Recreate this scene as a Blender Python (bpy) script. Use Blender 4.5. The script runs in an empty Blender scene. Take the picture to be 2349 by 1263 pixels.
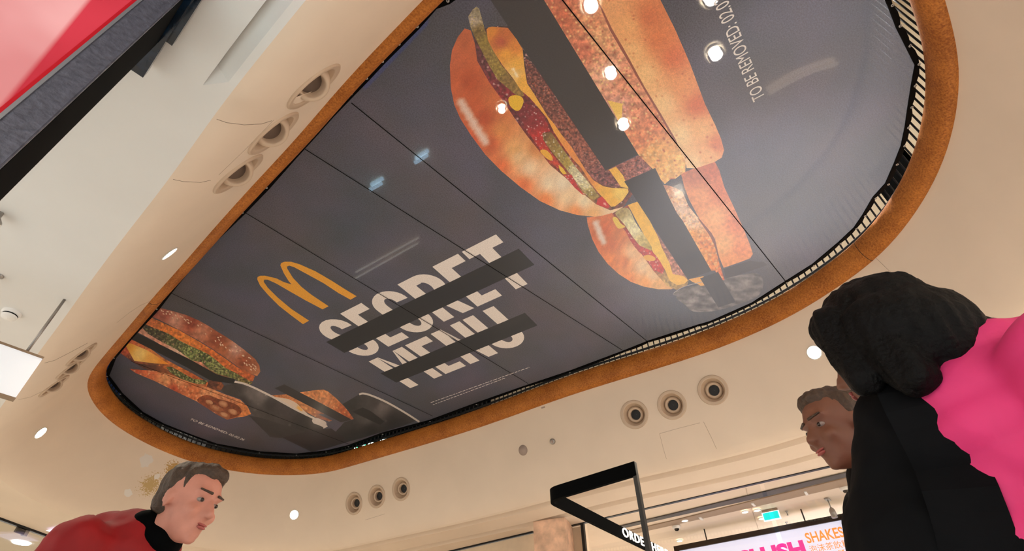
import bpy, bmesh, math, random
from mathutils import Vector, Matrix, noise
from mathutils.geometry import delaunay_2d_cdt
from mathutils.bvhtree import BVHTree
random.seed(7)
# ------------------------------------------------------------------ camera
H = 1.0                                   # the lens is one metre above the floor
F, CX, CY = 1225.0, 1174.5, 631.5         # focal length and centre for the 2349 x 1263 frame
def _n(v): return v.normalized()
ZEN = _n(Vector((1150-CX, -690-CY, F)))
AX = Vector((2672-CX, 1740-CY, F)); AX = _n(AX-ZEN*AX.dot(ZEN))
AY = ZEN.cross(AX)
def toworld(c): return Vector((AX.dot(c), AY.dot(c), ZEN.dot(c)))
cam_d = bpy.data.cameras.new('camera'); cam = bpy.data.objects.new('camera', cam_d)
bpy.context.scene.collection.objects.link(cam)
r_ = toworld(Vector((1,0,0))); u_ = toworld(Vector((0,-1,0))); b_ = toworld(Vector((0,0,-1)))
cam.matrix_world = Matrix(((r_.x,u_.x,b_.x,0),(r_.y,u_.y,b_.y,0),(r_.z,u_.z,b_.z,H),(0,0,0,1)))
cam_d.sensor_width = 36; cam_d.lens = F/2349*36; cam_d.clip_start = 0.02; cam_d.clip_end = 200
S = bpy.context.scene; S.camera = cam
# ------------------------------------------------------------------ world, exposure
S.view_settings.view_transform = 'Standard'; S.view_settings.look = 'None'
S.view_settings.gamma = 1; S.view_settings.use_curve_mapping = False
S.view_settings.exposure = 0.5
wd = bpy.data.worlds.new('world'); S.world = wd; wd.use_nodes = True
wn = wd.node_tree.nodes['Background']; wn.inputs[0].default_value = (1.0, .93, .85, 1); wn.inputs[1].default_value = 1.5
# lamps without fittings at ceiling height, above and around the void
def area(name, loc, size, power, col, rot=(0,0,0), sy=None):
    l = bpy.data.lights.new(name, 'AREA'); l.energy = power; l.color = col; l.size = size
    if sy: l.shape = 'RECTANGLE'; l.size_y = sy
    o = bpy.data.objects.new(name, l); o.location = loc; o.rotation_euler = rot
    S.collection.objects.link(o); return o
def spot(name, loc, power, col, ang=110, size=.12, rot=(0,0,0)):
    l = bpy.data.lights.new(name, 'SPOT'); l.energy = power; l.color = col; l.spot_size = math.radians(ang); l.spot_blend = .6; l.shadow_soft_size = size
    o = bpy.data.objects.new(name, l); o.location = loc; o.rotation_euler = rot; S.collection.objects.link(o); return o
# added unseen ground-level spots for bounce off the pale floor, cool on the left
for (x, y, e, c) in ((-2.4,-1.5,320,(.52,.82,1)),(-2.2,.6,370,(.46,.78,1)),(-2.6,2.4,300,(.8,.93,1)),(-2.6,5.2,180,(1,.93,.84)),(-2.0,7.8,190,(1,.87,.72)),(1.2,9.3,220,(1,.87,.72)),(3.6,8.9,220,(1,.87,.72)),(2.5,-3.2,280,(1,.95,.88)),(5.0,-2.6,230,(1,.93,.84)),(0,-3.4,220,(1,.95,.9)),
                     (6.9,1.6,420,(1,.94,.84)),(6.8,4.2,420,(1,.94,.84)),(7.2,-.8,320,(1,.94,.84))):
    spot('fill_spot', (x, y, 2.03+H), e, c)
for (x, y, e) in ((2.9,-.3,420),(3.6,.5,480),(3.1,1.0,170)):
    spot('upper_spot', (x, y, 6.7+H), e, (.96,.96,1), 44, .1)

# ------------------------------------------------------------------ pixel <-> place
def ray(px, py): return _n(toworld(Vector((px-CX, py-CY, F))))
ORG = Vector((0,0,H))
def W(px, py, z):                         # point at height z above the lens
    d = ray(px, py); return ORG + d*(z/d.z)
def D(px, py, depth):                     # point at a depth along the lens axis
    c = Vector((px-CX, py-CY, F))/F*depth; return ORG + toworld(c)
def PL(px, py, p0, n):                    # point on a plane
    d = ray(px, py); return ORG + d*((p0-ORG).dot(n)/d.dot(n))

# ------------------------------------------------------------------ materials
def lin(c):
    f = lambda v: (v/12.92 if v <= .04045 else ((v+.055)/1.055)**2.4)
    return tuple(f(x/255) for x in c)
def mat(name, col, rough=.6, metal=0, noise_=0, scale=30, emit=None, es=1, spec=.5, bump=0, trans=0, srgb=True):
    m = bpy.data.materials.new(name); m.use_nodes = True; nt = m.node_tree; b = nt.nodes['Principled BSDF']
    c = lin(col) if srgb else col
    b.inputs['Base Color'].default_value = (*c, 1); b.inputs['Roughness'].default_value = rough
    b.inputs['Metallic'].default_value = metal; b.inputs['Specular IOR Level'].default_value = spec
    if trans: b.inputs['Transmission Weight'].default_value = trans
    if emit: b.inputs['Emission Color'].default_value = (*lin(emit), 1); b.inputs['Emission Strength'].default_value = es
    if noise_ or bump:
        tc = nt.nodes.new('ShaderNodeTexCoord'); nz = nt.nodes.new('ShaderNodeTexNoise')
        nz.inputs['Scale'].default_value = scale; nz.inputs['Detail'].default_value = 6
        nt.links.new(tc.outputs['Object'], nz.inputs['Vector'])
        if noise_:
            r = nt.nodes.new('ShaderNodeValToRGB'); r.color_ramp.elements[0].position = .3; r.color_ramp.elements[1].position = .7
            r.color_ramp.elements[0].color = (*[x*(1-noise_) for x in c], 1); r.color_ramp.elements[1].color = (*[min(1, x*(1+noise_)) for x in c], 1)
            nt.links.new(nz.outputs['Fac'], r.inputs['Fac']); nt.links.new(r.outputs['Color'], b.inputs['Base Color'])
        if bump:
            bp = nt.nodes.new('ShaderNodeBump'); bp.inputs['Strength'].default_value = bump; bp.inputs['Distance'].default_value = .01
            nt.links.new(nz.outputs['Fac'], bp.inputs['Height']); nt.links.new(bp.outputs['Normal'], b.inputs['Normal'])
    return m
M = {}
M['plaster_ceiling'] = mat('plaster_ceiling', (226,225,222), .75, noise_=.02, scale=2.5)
M['plaster'] = mat('plaster', (228,211,192), .75, noise_=.03, scale=2.5)
M['plaster_shop'] = mat('plaster_shop', (236,226,210), .7, noise_=.03, scale=2)
M['bronze'] = mat('bronze', (148,124,100), .6)
M['vent'] = mat('vent', (205,182,158), .45)
M['opening_lit'] = mat('opening_lit', (112,94,82), .7)
M['dark'] = mat('dark', (14,13,13), .5)
M['black'] = mat('black', (4,5,6), .8, spec=.05)
M['black_metal'] = mat('black_metal', (22,22,24), .4, metal=.3)
M['leather'] = mat('bezel', (84,84,96), .38, noise_=.3, scale=60, bump=.5)
M['silver'] = mat('silver', (170,170,175), .35, metal=.6)
M['white'] = mat('white', (235,233,230), .5)
M['steel'] = mat('steel', (160,155,150), .35, metal=.7)
M['lamp'] = mat('lamp', (255,240,215), .4, emit=(255,236,205), es=40)
M['lamp_cool'] = mat('lamp_cool', (235,240,255), .4, emit=(225,235,255), es=14)
M['lamp_soft'] = mat('lamp_soft', (255,240,215), .4, emit=(255,232,200), es=3)
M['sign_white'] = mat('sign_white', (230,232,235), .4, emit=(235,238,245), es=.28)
M['teal'] = mat('teal', (0,190,190), .4, emit=(0,205,205), es=.8)
M['travertine'] = mat('travertine', (222,184,156), .6, noise_=.28, scale=9, bump=.3)
M['stone'] = mat('stone', (218,198,172), .6, noise_=.1, scale=5)
M['grey_disc'] = mat('grey_disc', (170,152,142), .8)
M['blue_glass'] = mat('blue_glass', (10,28,46), .12, noise_=.7, scale=14)
M['floor'] = mat('floor', (216,207,196), .35, noise_=.06, scale=3)
M['cream_up'] = mat('cream_up', (236,222,196), .7)
M['grey_up'] = mat('grey_up', (95,98,104), .5, noise_=.4, scale=9)
M['dark_up'] = mat('dark_up', (12,16,22), .2, noise_=.5, scale=6)
M['hem'] = mat('hem', (4,4,5), .7, spec=.08)
M['grommet'] = mat('grommet', (190,190,190), .35, metal=.5)
M['skin'] = mat('skin', (205,138,118), .55, noise_=.07, scale=25)
M['skin2'] = mat('skin_brown', (120,76,56), .55, noise_=.08, scale=25)
M['red'] = mat('red_cloth', (150,8,16), .7, noise_=.2, scale=8, bump=.3)
M['pink'] = mat('pink_cloth', (224,52,118), .65, noise_=.12, scale=6, bump=.4)
M['coat'] = mat('coat', (9,10,12), .8, spec=.12, noise_=.3, scale=10, bump=.3)
M['hair_black'] = mat('hair_black', (5,4,4), .6, spec=.15, noise_=.4, scale=90, bump=.6)
M['hair_brown'] = mat('hair_brown', (70,52,38), .6, noise_=.3, scale=90, bump=.6)
M['jeans'] = mat('jeans', (36,40,54), .8, noise_=.2, scale=20)
M['eye'] = mat('eye', (150,136,128), .4); M['iris'] = mat('iris', (40,28,20), .2)
M['lip'] = mat('lip', (165,82,76), .5); M['shirt'] = mat('shirt', (205,200,205), .7)
M['rail'] = mat('rail', (30,32,36), .35, metal=.4)
def glass(name, col, alpha, rough=.02):
    m = bpy.data.materials.new(name); m.use_nodes = True; nt = m.node_tree; nt.nodes.clear()
    o = nt.nodes.new('ShaderNodeOutputMaterial'); g = nt.nodes.new('ShaderNodeBsdfGlossy'); t = nt.nodes.new('ShaderNodeBsdfTransparent')
    g.inputs['Roughness'].default_value = rough; t.inputs[0].default_value = (*col, 1)
    mx = nt.nodes.new('ShaderNodeMixShader'); mx.inputs[0].default_value = alpha
    nt.links.new(t.outputs[0], mx.inputs[1]); nt.links.new(g.outputs[0], mx.inputs[2]); nt.links.new(mx.outputs[0], o.inputs[0]); return m
M['glass'] = glass('glass', (.97,.97,.96), .06)
def wood():
    m = mat('veneer', (176,112,48), .55, spec=.3); nt = m.node_tree; b = nt.nodes['Principled BSDF']
    tc = nt.nodes.new('ShaderNodeTexCoord'); a = nt.nodes.new('ShaderNodeTexNoise'); a.inputs['Scale'].default_value = 90; a.inputs['Detail'].default_value = 3
    c = nt.nodes.new('ShaderNodeTexNoise'); c.inputs['Scale'].default_value = 5; c.inputs['Detail'].default_value = 3
    r = nt.nodes.new('ShaderNodeValToRGB'); r.color_ramp.elements[0].position = .35; r.color_ramp.elements[1].position = .72
    r.color_ramp.elements[0].color = (*lin((138,76,22)), 1); r.color_ramp.elements[1].color = (*lin((208,132,56)), 1)
    ad = nt.nodes.new('ShaderNodeMath'); ad.operation = 'MULTIPLY_ADD'; ad.inputs[1].default_value = .35
    mu = nt.nodes.new('ShaderNodeMath'); mu.operation = 'MULTIPLY'; mu.inputs[1].default_value = .65
    nt.links.new(tc.outputs['Object'], a.inputs['Vector']); nt.links.new(tc.outputs['Object'], c.inputs['Vector'])
    nt.links.new(a.outputs['Fac'], mu.inputs[0]); nt.links.new(c.outputs['Fac'], ad.inputs[0]); nt.links.new(mu.outputs[0], ad.inputs[2])
    nt.links.new(ad.outputs[0], r.inputs['Fac']); nt.links.new(r.outputs['Color'], b.inputs['Base Color']); return m
M['veneer'] = wood()

# ------------------------------------------------------------------ object helpers
def mesh_obj(name, verts, faces, m, parent=None, smooth=False):
    me = bpy.data.meshes.new(name); me.from_pydata([tuple(v) for v in verts], [], faces); me.update()
    o = bpy.data.objects.new(name, me); S.collection.objects.link(o)
    if m: me.materials.append(m)
    if smooth: me.polygons.foreach_set('use_smooth', [True]*len(me.polygons))
    if parent: o.parent = parent; o.matrix_parent_inverse = parent.matrix_world.inverted()
    return o
def bm_obj(name, bm, m, parent=None, smooth=False):
    me = bpy.data.meshes.new(name); bm.to_mesh(me); bm.free()
    o = bpy.data.objects.new(name, me); S.collection.objects.link(o); me.materials.append(m)
    if smooth: me.polygons.foreach_set('use_smooth', [True]*len(me.polygons))
    if parent: o.parent = parent; o.matrix_parent_inverse = parent.matrix_world.inverted()
    return o
def tag(o, label=None, cat=None, group=None, kind=None):
    if label: o['label'] = label
    if cat: o['category'] = cat
    if group: o['group'] = group
    if kind: o['kind'] = kind
    return o
def empty(name, loc, label, cat, group=None):
    o = bpy.data.objects.new(name, None); S.collection.objects.link(o); o.location = loc
    o.matrix_world = Matrix.Translation(loc); return tag(o, label, cat, group)
def frame(x, y=None, z=None):             # rotation with given z axis
    z = _n(z); x = _n(x-z*x.dot(z)); y = z.cross(x)
    return Matrix((x, y, z)).transposed()
def add_box(bm, c, ex, ey, ez, hx, hy, hz):
    vs = [bm.verts.new(c+ex*(hx*a)+ey*(hy*b)+ez*(hz*d)) for a in (-1,1) for b in (-1,1) for d in (-1,1)]
    for f in ((0,1,3,2),(4,6,7,5),(0,4,5,1),(2,3,7,6),(0,2,6,4),(1,5,7,3)): bm.faces.new([vs[i] for i in f])
def box(name, c, half, m, parent=None, ex=Vector((1,0,0)), ey=Vector((0,1,0)), ez=Vector((0,0,1)), bev=0):
    bm = bmesh.new(); add_box(bm, Vector(c), ex, ey, ez, *half); bmesh.ops.recalc_face_normals(bm, faces=bm.faces)
    if bev: bmesh.ops.bevel(bm, geom=bm.edges[:], offset=bev, segments=2, affect='EDGES')
    return bm_obj(name, bm, m, parent)
def add_tube(bm, pts, r, n=8, cap=True):
    rings = []; pts = [Vector(p) for p in pts]
    rr = r if isinstance(r, (list, tuple)) else [r]*len(pts)
    up = Vector((0,0,1))
    for i, p in enumerate(pts):
        t = _n(pts[min(i+1, len(pts)-1)]-pts[max(i-1, 0)])
        a = t.cross(up); 
        if a.length < .05: a = t.cross(Vector((1,0,0)))
        a.normalize(); b = t.cross(a)
        rings.append([bm.verts.new(p+(a*math.cos(k/n*2*math.pi)+b*math.sin(k/n*2*math.pi))*rr[i]) for k in range(n)])
    for i in range(len(rings)-1):
        for k in range(n): bm.faces.new((rings[i][k], rings[i][(k+1)%n], rings[i+1][(k+1)%n], rings[i+1][k]))
    if cap: bm.faces.new(rings[0][::-1]); bm.faces.new(rings[-1])
def tube(name, pts, r, m, parent=None, n=8):
    bm = bmesh.new(); add_tube(bm, pts, r, n); return bm_obj(name, bm, m, parent, True)
def lathe(name, prof, c, x, z, m, parent=None, n=32, cap=False):
    R = frame(x, z=z); bm = bmesh.new(); rings = []
    for (r, h) in prof: rings.append([bm.verts.new(Vector(c)+R@Vector((r*math.cos(k/n*2*math.pi), r*math.sin(k/n*2*math.pi), h))) for k in range(n)])
    for i in range(len(rings)-1):
        for k in range(n): bm.faces.new((rings[i][k], rings[i][(k+1)%n], rings[i+1][(k+1)%n], rings[i+1][k]))
    if cap: bm.faces.new(rings[-1]); bm.faces.new(rings[0][::-1])
    bmesh.ops.recalc_face_normals(bm, faces=bm.faces)
    o = bm_obj(name, bm, m, parent, True); return o

# ------------------------------------------------------------------ the void: outline, ring, cove, ceilings
OUT_PX = [(800,178),(681,317),(582,423),(490,525),(419,607),(347,687),(306,737),(211,850),(197,884),(211,918),(245,959),(306,1000),(392,1041),(477,1068),(579,1085),(664,1089),(749,1083),(800,1069),(1072,988),(1311,904),(1545,832),(1685,783),(1821,720),(1924,655),(2009,594),(2077,519),(2138,425),(2172,347),(2196,245),(2201,170),(2193,85),(2162,0)]
ctrl = [W(x, y, 2.9).xy for x, y in OUT_PX] + [Vector(p) for p in ((2.0,-.98),(1.6,-.86),(1.2,-.62),(.85,-.25),(.62,.2),(.51,.7),(.495,1.2))]
def catmull(P, per=12, closed=True):
    out = []; n = len(P)
    for i in range(n if closed else n-1):
        if closed: p0, p1, p2, p3 = P[i-1], P[i], P[(i+1)%n], P[(i+2)%n]
        else: p0, p1, p2, p3 = P[max(i-1,0)], P[i], P[i+1], P[min(i+2,n-1)]
        for k in range(per):
            t = k/per; out.append(.5*((2*p1)+(p2-p0)*t+(2*p0-5*p1+4*p2-p3)*t*t+(3*p1-p0-3*p2+p3)*t**3))
    if not closed: out.append(P[-1])
    return out
raw = catmull(ctrl)
def resample(P, n):
    L = [0]
    for i in range(len(P)): L.append(L[-1]+(P[(i+1)%len(P)]-P[i]).length)
    tot = L[-1]; out = []; j = 0
    for k in range(n):
        s = tot*k/n
        while L[j+1] < s: j += 1
        t = (s-L[j])/max(1e-9, L[j+1]-L[j]); out.append(P[j].lerp(P[(j+1)%len(P)], t))
    return out, tot
NS = 240
OL, PERIM = resample(raw, NS)
for _ in range(10): OL = [(OL[i-1]+OL[i]*2+OL[(i+1)%NS])/4 for i in range(NS)]
cen = sum(OL, Vector((0,0)))/NS
NR = []
for i in range(NS):
    t = OL[(i+2)%NS]-OL[i-2]; n = Vector((t.y, -t.x)).normalized()
    if n.dot(OL[i]-cen) < 0: n = -n
    NR.append(n)
for _ in range(6): NR = [(NR[i-1]+NR[i]*2+NR[(i+1)%NS]).normalized() for i in range(NS)]
def outline(s):                            # s in station units 0..NS
    i = int(math.floor(s))%NS; t = s-math.floor(s)
    return OL[i].lerp(OL[(i+1)%NS], t), NR[i].lerp(NR[(i+1)%NS], t).normalized()
PROF = [(0,2.9),(.05,2.78),(.10,2.66),(.145,2.55),(.19,2.44),(.235,2.34),(.28,2.25),(.325,2.175),(.375,2.115),(.43,2.08)]
PV = [Vector(p) for p in PROF]; PV = catmull(PV, 5, False)
PLn = [0]
for i in range(len(PV)-1): PLn.append(PLn[-1]+(PV[i+1]-PV[i]).length)
TL = PLn[-1]
def prof(t):
    t = max(0, min(TL, t))
    for j in range(len(PLn)-1):
        if PLn[j+1] >= t: break
    return PV[j].lerp(PV[j+1], (t-PLn[j])/(PLn[j+1]-PLn[j]))
def cove_pt(s, t):
    p, n = outline(s); q = prof(t); return Vector((p.x+n.x*q.x, p.y+n.y*q.x, q.y+H))
NT = 24
gv = [cove_pt(i, TL*j/NT) for i in range(NS) for j in range(NT+1)]
gf = [((i*(NT+1)+j), (i*(NT+1)+j+1), (((i+1)%NS)*(NT+1)+j+1), (((i+1)%NS)*(NT+1)+j)) for i in range(NS) for j in range(NT)]
BV = BVHTree.FromPolygons(gv, gf)
def on_cove(px, py, st=False):
    d = ray(px, py); h = BV.ray_cast(ORG, d)
    if h[0] is None: return None
    p, n, idx, _ = h
    if n.dot(d) > 0: n = -n
    if not st: return p, n
    i, j = idx//NT, idx%NT; best = None
    s0, t0 = i+.5, (j+.5)*TL/NT; step = .5; tstep = TL/NT/2
    for _ in range(14):
        for ds in (-step, 0, step):
            for dt in (-tstep, 0, tstep):
                q = (cove_pt(s0+ds, t0+dt)-p).length
                if best is None or q < best[0]: best = (q, s0+ds, t0+dt)
        s0, t0 = best[1], best[2]; step *= .6; tstep *= .6
    return p, n, s0, t0
# vents, recessed lights (centre pixel, radius m)
VENTS = [((720,198), .165), ((628,305), .165), ((547,398), .165), ((1455,950), .135), ((1541,928), .135), ((1635,894), .135),
         ((812,1154), .13), ((864,1138), .13), ((920,1121), .13), ((187,812), .12), ((163,843), .12), ((124,884), .12)]
SPOTS = [(675,1180), (1868,808), (93,992), (388,581)]
holes = []
VP = []
for (px, r) in VENTS:
    h = on_cove(*px, st=True)
    if h: VP.append((h, r)); holes.append((h[2], h[3], r))
SP = []
for px in SPOTS:
    h = on_cove(*px, st=True)
    if h: SP.append(h); holes.append((h[2], h[3], .052))
def sscale(s, t): return (cove_pt(s+.5, t)-cove_pt(s-.5, t)).length
# parameter-space triangulation with round holes
pts = []; edges = []; UNI = PERIM/NS
for i in range(NS+1):
    for j in range(NT+1):
        s, t = i, TL*j/NT; ok = True
        for (hs, ht, r) in holes:
            if math.hypot((s-hs)*sscale(hs, ht), t-ht) < r+.012: ok = False
        if ok: pts.append((s*UNI, t))
loops = []
for (hs, ht, r) in holes:
    k0 = len(pts); sc = sscale(hs, ht)/UNI; n = 40
    for k in range(n): pts.append((hs*UNI+r*math.cos(k/n*2*math.pi)/sc, ht+r*math.sin(k/n*2*math.pi)))
    edges += [(k0+k, k0+(k+1)%n) for k in range(n)]
vo, eo, fo, _, _, _ = delaunay_2d_cdt([Vector(p) for p in pts], edges, [], 0, 1e-6)
keep = []
for f in fo:
    c = sum((vo[i] for i in f), Vector((0,0)))/len(f)
    if any(math.hypot((c.x/UNI-hs)*sscale(hs, ht), c.y-ht) < r*.998 for hs, ht, r in holes): continue
    keep.append(list(f))
cove = mesh_obj('wall_cove', [cove_pt(v.x/UNI, v.y) for v in vo], keep, M['plaster'], smooth=True)
bmc = bmesh.new(); bmc.from_mesh(cove.data); bmesh.ops.remove_doubles(bmc, verts=bmc.verts[:], dist=1e-5); bmesh.ops.recalc_face_normals(bmc, faces=bmc.faces)
bmc.to_mesh(cove.data); bmc.free(); cove.data.polygons.foreach_set('use_smooth', [True]*len(cove.data.polygons))
tag(cove, kind='structure')
# peeled paint and filler patches on the cove (stains with their own shape)
cm = M['plaster'].copy(); cm.name = 'plaster_peeling'; cove.data.materials[0] = cm
def stain(m, spots):
    nt = m.node_tree; b = nt.nodes['Principled BSDF']; src = b.inputs['Base Color'].links[0].from_socket
    geo = nt.nodes.new('ShaderNodeNewGeometry')
    for (p, rad, col, sc, lo, hi) in spots:
        d = nt.nodes.new('ShaderNodeVectorMath'); d.operation = 'DISTANCE'; d.inputs[1].default_value = p
        nt.links.new(geo.outputs['Position'], d.inputs[0])
        mr = nt.nodes.new('ShaderNodeMapRange'); mr.inputs['From Min'].default_value = 0; mr.inputs['From Max'].default_value = rad
        mr.inputs['To Min'].default_value = .35; mr.inputs['To Max'].default_value = -.35; nt.links.new(d.outputs['Value'], mr.inputs['Value'])
        nz = nt.nodes.new('ShaderNodeTexNoise'); nz.inputs['Scale'].default_value = sc; nz.inputs['Detail'].default_value = 5
        nt.links.new(geo.outputs['Position'], nz.inputs['Vector'])
        ad = nt.nodes.new('ShaderNodeMath'); ad.operation = 'ADD'; nt.links.new(nz.outputs['Fac'], ad.inputs[0]); nt.links.new(mr.outputs[0], ad.inputs[1])
        m2 = nt.nodes.new('ShaderNodeMapRange'); m2.inputs['From Min'].default_value = lo; m2.inputs['From Max'].default_value = hi; nt.links.new(ad.outputs[0], m2.inputs['Value'])
        mx = nt.nodes.new('ShaderNodeMix'); mx.data_type = 'RGBA'; nt.links.new(m2.outputs[0], mx.inputs[0]); nt.links.new(src, mx.inputs[6])
        mx.inputs[7].default_value = (*lin(col), 1); src = mx.outputs[2]
    nt.links.new(src, b.inputs['Base Color'])
def cp(x, y): return tuple(on_cove(x, y)[0])
stain(cm, [(cp(345,1110), .26, (196,168,116), 62, .56, .64), (cp(395,1075), .2, (188,150,90), 66, .56, .64), (cp(335,1057), .13, (226,220,214), 9, .44, .5),
           (cp(295,1131), .075, (228,224,218), 9, .4, .45), (cp(362,1090), .06, (232,226,218), 14, .5, .55)])
# inner rounded veneer ring
RP = [(.004,2.895),(-.02,2.889),(-.05,2.905),(-.073,2.94),(-.086,2.985),(-.09,3.03),(-.087,3.065),(-.07,3.085),(-.02,3.09)]
def sweep(name, prof_, m, smooth=True, rng=None, parent=None):
    idx = list(range(NS)) if rng is None else rng; closed = rng is None
    vs = []
    for i in idx:
        for (o, z) in prof_: vs.append((OL[i%NS].x+NR[i%NS].x*o, OL[i%NS].y+NR[i%NS].y*o, z+H))
    k = len(prof_); n = len(idx)
    fs = [(a*k+j, a*k+j+1, ((a+1)%n)*k+j+1, ((a+1)%n)*k+j) for a in range(n if closed else n-1) for j in range(k-1)]
    return mesh_obj(name, vs, fs, m, parent, smooth)
ring = tag(sweep('trim_1', RP, M['veneer']), kind='structure')
slab = tag(sweep('floor_upper', [(-.02,3.09),(.3,3.10),(1.2,3.10),(4.5,3.10)], M['plaster_shop'], False), kind='structure')
# joints of the ring and the cove
def surf_tube(name, pxs, r, m, parent):
    ps = []
    for i in range(len(pxs)-1):
        for k in range(6):
            t = k/6; h = on_cove(pxs[i][0]*(1-t)+pxs[i+1][0]*t, pxs[i][1]*(1-t)+pxs[i+1][1]*t)
            if h: ps.append(h[0]+h[1]*.0005)
    if len(ps) > 1: return tube(name, ps, r, m, parent, 5)
M['joint'] = mat('joint', (120,100,84), .8)
M['joint_faint'] = mat('joint_faint', (176,156,138), .8)
for pxs, r, mm in [([(497,273),(520,281),(560,286),(600,284),(628,275)], .0011, 'joint'), ([(397,411),(420,416),(460,418),(488,412)], .001, 'joint'),
               ([(628,275),(560,345),(490,412)], .0008, 'joint_faint'), ([(1513,994),(1560,981),(1614,967)], .0014, 'joint_faint'), ([(1614,967),(1632,1003),(1646,1034)], .0014, 'joint_faint'),
               ([(1513,994),(1522,1030),(1530,1056)], .0012, 'joint_faint'), ([(838,1192),(870,1182),(885,1177)], .0014, 'joint_faint'), ([(852,1243),(890,1232),(917,1228)], .0012, 'joint_faint'),
               ([(102,832),(125,826),(160,808),(190,792),(203,785)], .0012, 'joint'), ([(42,916),(70,910),(105,893)], .001, 'joint_faint'),
               ([(349,688),(320,701),(296,717),(262,744)], .001, 'joint_faint'),
               ([(2010,592),(2060,640),(2100,673),(2140,703)], .0013, 'joint_faint')]:
    surf_tube('panel_joint', pxs, r, M[mm], cove)
def ring_joint(i, m=None):
    ps = [(OL[i].x+NR[i].x*o, OL[i].y+NR[i].y*o, z+H) for o, z in RP]; tube('veneer_joint', ps, .0022, M['dark'], ring, 5)
def near_station(px, py):
    q = W(px, py, 2.9).xy; return min(range(NS), key=lambda i: (OL[i]-q).length)
ring_joint(near_station(2007,592)); ring_joint(near_station(349,688))
# lower ceiling: from the cove outwards, with two shallow steps; a wedge recess on the near left
vs = []; fs = []; prof2 = [(.43,2.08),(.46,2.07),(.525,2.15),(.5251,2.165),(.58,2.14),(.62,2.085),(.80,2.07),(.86,2.065),(.90,2.15),(.93,2.16),(.98,2.13),(1.02,2.08),(1.3,2.08),(4,2.08),(9,2.08)]
for i in range(NS):
    p, n = OL[i], NR[i]; fl = 1 if (n.x < -.6 and p.y < 1.62) else 0; right = max(0, min(1, (p.x-2.2)/.8)) if n.x > .2 or p.x > 3 else 0
    for j, (o, z) in enumerate(prof2):
        zz = 2.08+(z-2.08)*right
        if fl and j == 2: zz += .05
        vs.append((p.x+n.x*o, p.y+n.y*o, zz+H))
k = len(prof2)
SHN = Vector((.99, .142, 0)).normalized(); SHT = Vector((-.142, .99, 0)).normalized(); SHP = Vector((5.87, 0, 0))
for a in range(NS):
    for j in range(k-1):
        q = [vs[a*k+j], vs[a*k+j+1], vs[((a+1)%NS)*k+j+1], vs[((a+1)%NS)*k+j]]
        fs.append((a*k+j, a*k+j+1, ((a+1)%NS)*k+j+1, ((a+1)%NS)*k+j))
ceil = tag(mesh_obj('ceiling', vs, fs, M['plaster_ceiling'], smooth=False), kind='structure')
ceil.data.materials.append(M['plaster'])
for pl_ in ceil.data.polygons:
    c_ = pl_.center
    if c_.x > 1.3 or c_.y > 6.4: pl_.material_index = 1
# ground floor
tag(mesh_obj('floor', [(-12,-9,0),(18,-9,0),(18,20,0),(-12,20,0)], [(0,1,2,3)], M['floor']), kind='structure')
# upper level: ceiling, walls, dark shop at the far end
UZ = 6.9+H
tag(mesh_obj('ceiling_upper', [(-6,-7,UZ),(12,-7,UZ),(12,15,UZ),(-6,15,UZ)], [(3,2,1,0)], M['cream_up']), kind='structure')
iA = near_station(1150,960); iB = near_station(205,870)
lo, hi = sorted((iA, iB))
tag(sweep('wall_upper', [(1.6,3.1),(1.6,3.75),(1.55,3.8),(1.55,4.1),(1.6,4.15),(1.6,6.9)], M['cream_up'], False), kind='structure')

# ------------------------------------------------------------------ banner (a flat printed mesh stretched over the void)
BZ = 3.15
GAIN = 1.0
def banner_mat(name, vcol=True, base=(70,68,72), grain=.13, rough=.3, trn=.045, tl=.065, spec=.07):
    m = bpy.data.materials.new(name); m.use_nodes = True; nt = m.node_tree; b = nt.nodes['Principled BSDF']; out = nt.nodes['Material Output']
    tc = nt.nodes.new('ShaderNodeTexCoord'); nz = nt.nodes.new('ShaderNodeTexNoise'); nz.inputs['Scale'].default_value = 120; nz.inputs['Detail'].default_value = 2
    nt.links.new(tc.outputs['Object'], nz.inputs['Vector'])
    mr = nt.nodes.new('ShaderNodeMapRange'); mr.inputs['From Min'].default_value = .3; mr.inputs['From Max'].default_value = .7
    mr.inputs['To Min'].default_value = 1-grain; mr.inputs['To Max'].default_value = 1+grain; nt.links.new(nz.outputs['Fac'], mr.inputs['Value'])
    mx = nt.nodes.new('ShaderNodeVectorMath'); mx.operation = 'SCALE'; nt.links.new(mr.outputs[0], mx.inputs['Scale'])
    if vcol:
        at = nt.nodes.new('ShaderNodeVertexColor'); at.layer_name = 'print'; nt.links.new(at.outputs['Color'], mx.inputs[0])
    else: mx.inputs[0].default_value = lin(base)
    nt.links.new(mx.outputs[0], b.inputs['Base Color']); b.inputs['Roughness'].default_value = rough; b.inputs['Specular IOR Level'].default_value = spec
    t = nt.nodes.new('ShaderNodeBsdfTransparent'); r = nt.nodes.new('ShaderNodeBsdfRefraction'); r.inputs['IOR'].default_value = 1.02; r.inputs['Roughness'].default_value = .16
    l = nt.nodes.new('ShaderNodeBsdfTranslucent'); l.inputs['Color'].default_value = (.9,.9,.95,1)
    def mix(a, c, f):
        q = nt.nodes.new('ShaderNodeMixShader'); q.inputs[0].default_value = f; nt.links.new(a, q.inputs[1]); nt.links.new(c, q.inputs[2]); return q.outputs[0]
    see = mix(t.outputs[0], r.outputs[0], .5)
    s1 = mix(b.outputs[0], l.outputs[0], tl); s2 = mix(s1, see, trn)
    nt.links.new(s2, out.inputs[0]); return m
M['print'] = banner_mat('printed_mesh'); M['print_base'] = banner_mat('banner_mesh', vcol=True, grain=.35)
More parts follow.
